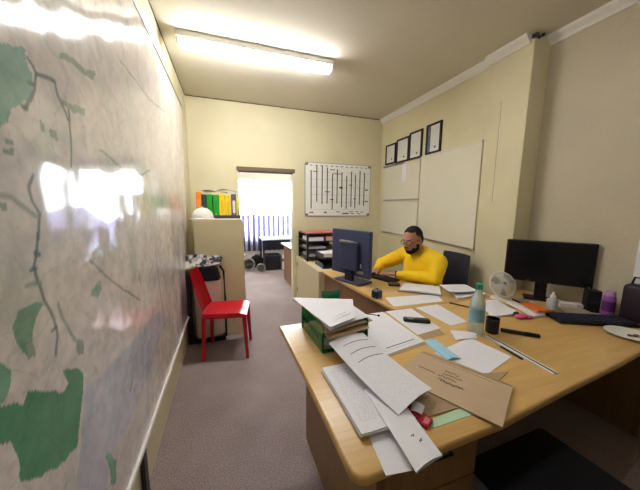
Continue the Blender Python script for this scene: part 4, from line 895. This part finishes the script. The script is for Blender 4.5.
MB().box((2.505, 0.865, DT), (2.592, 0.995, DT+0.255), 0.032, seg=4).build('body', mat('plum_leather', srgb(38, 24, 40), 0.5), hb, True)
MB().tube([(2.545, 0.895, DT+0.24), (2.545, 0.905, DT+0.30), (2.545, 0.955, DT+0.30), (2.545, 0.965, DT+0.24)], 0.007, 8).build('handle', M_black, hb, True)
pl = thing('paper_plate', 'white plate with a brown scrap at the right edge of the desk', 'plate', (2.24, 0.83, DT))
MB().lathe([(0.0, 0.002), (0.06, 0.0), (0.075, 0.004), (0.105, 0.014), (0.106, 0.016), (0.075, 0.007), (0.06, 0.004), (0.0, 0.004)], (2.235, 0.825, DT), 36).build('dish', M_white, pl, True)
tag(MB().ball((2.25, 0.80, DT+0.010), (0.025, 0.012, 0.006)).ball((2.225, 0.815, DT+0.009), (0.016, 0.01, 0.005)).build('food_scrap', mat('brown_scrap', srgb(110, 84, 60), 0.7), None, True), 'brown food scrap lying on the white plate', 'food scrap')
of = thing('plastic_pouch', 'orange and dark blue packet behind the white plate', 'packet', (2.42, 0.80, DT))
MB().ball((2.44, 0.785, DT+0.03), (0.05, 0.03, 0.03)).build('body', mat('packet_blue', srgb(50, 64, 96), 0.35), of, True)
MB().ball((2.44, 0.79, DT+0.062), (0.045, 0.016, 0.012)).build('orange_top', mat('packet_orange', srgb(240, 160, 50), 0.4), of, True)

# ------------------------------------------------------------------ office chairs
def office_chair(label, x, y, rz, seat=M_chair, backtop=0.55):
    t = thing('office_chair', label, 'chair', (x, y, 0), rz)     # faces local +X
    MB().box((-0.24, -0.24, 0.40), (0.24, 0.24, 0.468), 0.03, seg=4).build('seat', seat, t, True, True)
    def f(u, v):
        y_ = (2*u-1)*(0.21-0.02*v*v); return (-0.235-0.05*v+0.035*(2*u-1)**2, y_, 0.52+0.50*v)
    bm = bmesh.new(); g = [[bm.verts.new(f(i/12, j/12)) for j in range(13)] for i in range(13)]
    for i in range(12):
        for j in range(12): bm.faces.new((g[i][j], g[i+1][j], g[i+1][j+1], g[i][j+1]))
    bmesh.ops.solidify(bm, geom=list(bm.faces), thickness=0.04)
    MB().add(bm).build('backrest', seat, t, True, True)
    MB().tube([(-0.16, 0, 0.392), (-0.27, 0, 0.40), (-0.315, 0, 0.50), (-0.315, 0, 0.68)], 0.02, 8).build('back_bar', M_black, t, False, True)
    MB().tube([(0, 0, 0.08), (0, 0, 0.399)], 0.028, 12).build('gas_column', M_black, t, False, True)
    for k in range(5):
        a = k*2*PI/5; l = MB().tube([(0.02*math.cos(a), 0.02*math.sin(a), 0.10), (0.27*math.cos(a), 0.27*math.sin(a), 0.07)], [0.022, 0.014], 8).build('leg', M_black, t, False, True)
        MB().ball((0.27*math.cos(a), 0.27*math.sin(a), 0.029), (0.028, 0.028, 0.029), 12).build('caster', M_black, l, True, True)
    return t
office_chair('charcoal office chair behind the man in yellow', 2.05, 2.21, math.radians(176))
office_chair('black office chair pushed under the near desk', 1.16, 0.50, math.radians(92), M_chairdark)

# ------------------------------------------------------------------ the man
def remesh(prims, voxel, smooth=4):
    b = MB()
    for p in prims:
        if p[0] == 'c':
            a, ra, c, rc_ = Vector(p[1]), p[2], Vector(p[3]), p[4]
            n = max(2, int((c-a).length/(0.3*min(ra, rc_)))+1)
            for i in range(n+1): b.ball(a.lerp(c, i/n), ra+(rc_-ra)*i/n, 14)
        elif p[0] == 'e':
            b.ball((0, 0, 0), p[2], 22, T(*p[1])@(p[3] if len(p) > 3 else Matrix.Identity(4)))
    me = bpy.data.meshes.new('t'); b.bm.to_mesh(me); b.bm.free()
    o = bpy.data.objects.new('t', me); C.objects.link(o)
    md_ = o.modifiers.new('r', 'REMESH'); md_.mode = 'VOXEL'; md_.voxel_size = voxel
    dg = bpy.context.evaluated_depsgraph_get(); ev_ = o.evaluated_get(dg); nm = bpy.data.meshes.new_from_object(ev_)
    bpy.data.objects.remove(o); bpy.data.meshes.remove(me)
    r = MB(); r.bm.free(); r.bm = bmesh.new(); r.bm.from_mesh(nm); bpy.data.meshes.remove(nm)
    for _ in range(smooth): bmesh.ops.smooth_vert(r.bm, verts=r.bm.verts, factor=0.5, use_axis_x=True, use_axis_y=True, use_axis_z=True)
    return r
man = thing('person', 'man in a yellow jersey and glasses typing at the desk', 'person', (2.0, 2.3, 0))
HCn = Vector((1.815, 2.30, 1.165))                    # head centre
yaw = Matrix.Rotation(math.radians(180+14), 4, 'Z'); pitch = Matrix.Rotation(math.radians(14), 4, 'Y')
HM = T(*HCn)@yaw@pitch@Matrix.Scale(1.06, 4)                                # head local: +X face, +Z crown
def hp(x, y, z): return HM@Vector((x, y, z))
R3 = (yaw@pitch)
def he(x, y, z, r): return ('e', tuple(hp(x, y, z)), tuple(k*1.06 for k in r), R3)
shL, shR = (1.95, 2.075, 0.955), (1.90, 2.56, 0.955)
elL, elR = (1.865, 2.010, 0.815), (1.70, 2.70, 0.835)
wrL, wrR = (1.655, 2.33, 0.800), (1.55, 2.545, 0.800)
hip = (2.03, 2.31, 0.57)
def hand(w, d, side, up=0.0):
    """palm, four bent fingers and a thumb; d = unit direction of the fingers, side = direction of the thumb"""
    w, d, s = Vector(w), Vector(d).normalized(), Vector(side).normalized(); z = Vector((0, 0, 1)); P = []
    pc_ = w+d*0.05
    for k in range(4):
        o0 = s*(0.030-0.02*k); kn = w+d*(0.088-0.004*abs(k-1))+o0
        P.append(('c', tuple(w+d*0.012+o0*0.7), 0.016, tuple(kn), 0.0125))
        L = (0.038, 0.043, 0.040, 0.030)[k]
        m1 = kn+d*L*0.95+z*0.004; m2 = m1+d*L*0.55-z*0.016; m3 = m2+d*L*0.22-z*0.012
        P += [('c', tuple(kn), 0.0105, tuple(m1), 0.0095), ('c', tuple(m1), 0.0092, tuple(m2), 0.0085), ('c', tuple(m2), 0.0083, tuple(m3), 0.0075)]
    t0 = w+d*0.025+s*0.026; t1 = t0+d*0.030+s*0.026-z*0.006; t2 = t1+d*0.030+s*0.006-z*0.010
    P += [('c', tuple(t0), 0.0145, tuple(t1), 0.0115), ('c', tuple(t1), 0.011, tuple(t2), 0.009)]
    return P
head = [he(0.0, 0, 0.025, (0.102, 0.080, 0.105)), he(0.022, 0, -0.035, (0.075, 0.066, 0.085)), he(0.045, 0, -0.085, (0.048, 0.047, 0.038)),
        he(0.02, 0, -0.055, (0.07, 0.074, 0.055)),
        he(0.090, 0, 0.03, (0.016, 0.05, 0.014)), he(0.10, 0, -0.012, (0.018, 0.013, 0.026)), he(0.107, 0, -0.024, (0.017, 0.019, 0.012)),
        he(0.092, 0, -0.060, (0.014, 0.026, 0.008)), he(0.089, 0, -0.073, (0.014, 0.022, 0.008)),
        he(0.076, 0.036, -0.018, (0.024, 0.022, 0.018)), he(0.076, -0.036, -0.018, (0.024, 0.022, 0.018)),
        he(-0.005, 0.082, -0.005, (0.020, 0.010, 0.031)), he(-0.005, -0.082, -0.005, (0.020, 0.010, 0.031))]
nk = hp(-0.02, 0, -0.07)
body = head+[('c', tuple(nk), 0.062, (1.925, 2.315, 1.02), 0.075), ('e', (1.96, 2.31, 0.86), (0.15, 0.20, 0.19)), ('e', (1.96, 2.31, 0.70), (0.18, 0.22, 0.17)),
        ('c', (1.93, 2.19, 0.99), 0.085, shL, 0.075), ('c', (1.92, 2.44, 0.99), 0.085, shR, 0.075), ('e', hip, (0.17, 0.19, 0.12)),
        ('c', shL, 0.07, elL, 0.052), ('c', elL, 0.050, wrL, 0.030), ('c', shR, 0.07, elR, 0.052), ('c', elR, 0.050, wrR, 0.030)]
dL = Vector(wrL)-Vector(elL); dL.z = 0; dL = (dL.normalized()+Vector((-0.9, 0.15, 0))).normalized()
dR = Vector((-0.95, -0.35, 0)).normalized()
body += hand(wrL, dL, Vector((-dL.y, dL.x, 0))*-1)+hand(wrR, dR, Vector((-dR.y, dR.x, 0)))
knL, knR = (1.62, 2.16, 0.54), (1.60, 2.46, 0.54); anL, anR = (1.66, 2.16, 0.09), (1.62, 2.47, 0.09)
legs = [('c', (2.0, 2.21, 0.56), 0.085, knL, 0.06), ('c', knL, 0.056, anL, 0.038), ('c', (2.0, 2.41, 0.56), 0.085, knR, 0.06), ('c', knR, 0.056, anR, 0.038),
        ('c', anL, 0.038, (1.57, 2.15, 0.045), 0.03), ('c', anR, 0.038, (1.53, 2.47, 0.045), 0.03)]
remesh(body+legs, 0.0055, 3).build('body', M_skin, man, True)
# jersey a little outside the body
jer = [('c', (1.935, 2.315, 1.035), 0.078, (1.955, 2.315, 0.99), 0.10), ('e', (1.955, 2.31, 0.87), (0.165, 0.225, 0.20)), ('e', (1.945, 2.31, 0.71), (0.205, 0.245, 0.18)), ('e', (2.0, 2.31, 0.62), (0.19, 0.22, 0.11)),
       ('c', (1.94, 2.20, 0.985), 0.10, shL, 0.092), ('c', (1.925, 2.42, 0.985), 0.10, shR, 0.092),
       ('c', shL, 0.090, elL, 0.070), ('c', elL, 0.068, tuple(Vector(elL).lerp(Vector(wrL), 0.9)), 0.043),
       ('c', shR, 0.090, elR, 0.070), ('c', elR, 0.068, tuple(Vector(elR).lerp(Vector(wrR), 0.86)), 0.043)]
jb = remesh(jer, 0.008, 4)
for v in jb.bm.verts:
    p = v.co; v.co += v.normal*0.0045*noise.noise(Vector((p.x*16, p.y*16, p.z*28)))
jb.build('jersey', M_yellow, man, True)
def cuff(w, e, nm='cuff'):
    a, b_ = Vector(e).lerp(Vector(w), 0.82), Vector(e).lerp(Vector(w), 0.97)
    MB().tube([tuple(a), tuple(a.lerp(b_, 0.5)), tuple(b_)], [0.046, 0.044, 0.040], 18).build(nm, M_yellow, man, True)
cuff(wrL, elL); cuff(wrR, elR)
tr_ = [('e', (2.03, 2.31, 0.55), (0.19, 0.21, 0.075)), ('c', (2.0, 2.21, 0.56), 0.095, knL, 0.072), ('c', knL, 0.070, (1.655, 2.16, 0.12), 0.055), ('c', (2.0, 2.41, 0.56), 0.095, knR, 0.072), ('c', knR, 0.070, (1.615, 2.47, 0.12), 0.055)]
remesh(tr_, 0.010, 3).build('trousers', M_trouser, man, True)
for an, y_ in ((anL, -0.01), (anR, 0.0)):
    remesh([('c', (an[0]+0.02, an[1], 0.05), 0.048, (an[0]-0.10, an[1]+y_, 0.040), 0.040), ('c', (an[0]-0.10, an[1]+y_, 0.040), 0.040, (an[0]-0.16, an[1]+y_, 0.036), 0.034)], 0.008, 3).build('shoe', M_black, man, True)
# short black hair and beard
hb_ = remesh([he(-0.008, 0, 0.034, (0.106, 0.084, 0.104)), he(-0.03, 0, 0.0, (0.082, 0.083, 0.08))], 0.006, 2)
inv = HM.inverted()
def cut(mb, test):
    bad = [v for v in mb.bm.verts if not test(inv@v.co)]; bmesh.ops.delete(mb.bm, geom=bad, context='VERTS'); return mb
cut(hb_, lambda p: (p.x < 0.072 and p.z > 0.085+max(0, p.x)*0.1) or (p.x < -0.012 and p.z > 0.0) or (p.x < -0.035 and p.z > -0.055) or (p.x < 0.030 and p.z > 0.050))
bmesh.ops.solidify(hb_.bm, geom=list(hb_.bm.faces), thickness=0.004); hb_.build('hair', M_hair, man, True)
bd_ = remesh([he(0.022, 0, -0.060, (0.077, 0.0755, 0.068)), he(0.048, 0, -0.092, (0.052, 0.050, 0.042))], 0.006, 2)
cut(bd_, lambda p: (p.z < -0.055 and p.x > 0.012 and not (p.x > 0.083 and p.z > -0.078)) or (0.0 < p.x < 0.045 and p.z < -0.012 and abs(p.y) > 0.06))
bmesh.ops.solidify(bd_.bm, geom=list(bd_.bm.faces), thickness=0.004); bd_.build('beard', M_hair, man, True)
MB().tube([tuple(hp(0.106-abs(k)*0.0012, k*0.006, -0.046-abs(k)*0.0012)) for k in range(-4, 5)], 0.004, 6).build('moustache', M_hair, man, True)
MB().ball((0, 0, 0), (0.005, 0.022, 0.005), 14, T(*hp(0.103, 0, -0.064))@R3).build('lips', mat('lips', srgb(140, 82, 76), 0.5), man, True)
for s in (-1, 1):
    e_ = MB().ball(tuple(hp(0.089, 0.031*s, 0.004)), 0.0115, 14).build('eye', M_white, man, True)
    MB().ball(tuple(hp(0.0975, 0.031*s, 0.002)), 0.0052, 10).build('pupil', M_black, e_, True)
    MB().tube([tuple(hp(0.101, 0.014*s, 0.022)), tuple(hp(0.102, 0.032*s, 0.028)), tuple(hp(0.090, 0.052*s, 0.022))], 0.004, 6).build('eyebrow', M_hair, man, True)
gl = MB()
for s in (-1, 1):
    gl.tube([tuple(hp(0.115-0.012*abs(math.sin(a)*0.2+0)-0.004*(1+math.cos(a)*s), s*0.034+0.024*math.cos(a), 0.0+0.018*math.sin(a))) for a in [i*2*PI/20 for i in range(21)]], 0.0022, 6)
    gl.tube([tuple(hp(0.108, s*0.058, 0.006)), tuple(hp(0.06, s*0.082, 0.008)), tuple(hp(-0.01, s*0.088, 0.012))], 0.0024, 6)
gl.tube([tuple(hp(0.114, -0.011, 0.003)), tuple(hp(0.118, 0, 0.006)), tuple(hp(0.114, 0.011, 0.003))], 0.002, 6)
gl.build('glasses', M_black, man, True)
wa = Vector(wrL)+dL*0.004
MB().lathe([(0.0335, -0.010), (0.0365, -0.010), (0.0365, 0.010), (0.0335, 0.010), (0.0335, -0.010)], seg=22, M=T(*wa)@dL.to_track_quat('Z', 'Y').to_matrix().to_4x4()).build('wristwatch', M_dkline, man, True)

# ------------------------------------------------------------------ light, sky and camera
w = bpy.data.worlds.new('sky'); bpy.context.scene.world = w; w.use_nodes = True
nt = w.node_tree; bg_ = nt.nodes['Background']; bg_.inputs['Color'].default_value = (0.86, 0.92, 1.0, 1); bg_.inputs['Strength'].default_value = 13.0
def area(name, loc, rot, sx, sy, power, col, portal=False):
    L = bpy.data.lights.new(name, 'AREA'); L.shape = 'RECTANGLE'; L.size = sx; L.size_y = sy; L.energy = power; L.color = col
    L.cycles.is_portal = portal
    o = bpy.data.objects.new(name, L); o.location = loc; o.rotation_euler = rot; C.objects.link(o); return o
area('window_portal', ((WX0+WX1)/2, FY+0.1, (WZ0+WZ1)/2), (-PI/2, 0, 0), WX1-WX0, WZ1-WZ0, 1.0, (1, 1, 1), True)

cam = bpy.data.cameras.new('camera'); co = bpy.data.objects.new('camera', cam); C.objects.link(co)
f_, yw, pt, rl = 267.61, .3317, .1427, .0073
fw = Vector((math.sin(yw)*math.cos(pt), math.cos(yw)*math.cos(pt), -math.sin(pt))); rt = Vector((math.cos(yw), -math.sin(yw), 0)); up = rt.cross(fw)
r2 = rt*math.cos(rl)+up*math.sin(rl); u2 = -rt*math.sin(rl)+up*math.cos(rl)
Mc = Matrix.Identity(4)
for i in range(3): Mc[i][0], Mc[i][1], Mc[i][2] = r2[i], u2[i], -fw[i]
Mc.translation = Vector((0, 0, 1.5)); co.matrix_world = Mc
cam.sensor_fit = 'HORIZONTAL'; cam.sensor_width = 36; cam.lens = f_/640*36; cam.clip_start = 0.02
S = bpy.context.scene; S.camera = co
S.view_settings.view_transform = 'Standard'; S.view_settings.look = 'None'; S.view_settings.gamma = 1; S.view_settings.use_curve_mapping = False
S.view_settings.exposure = 1.35
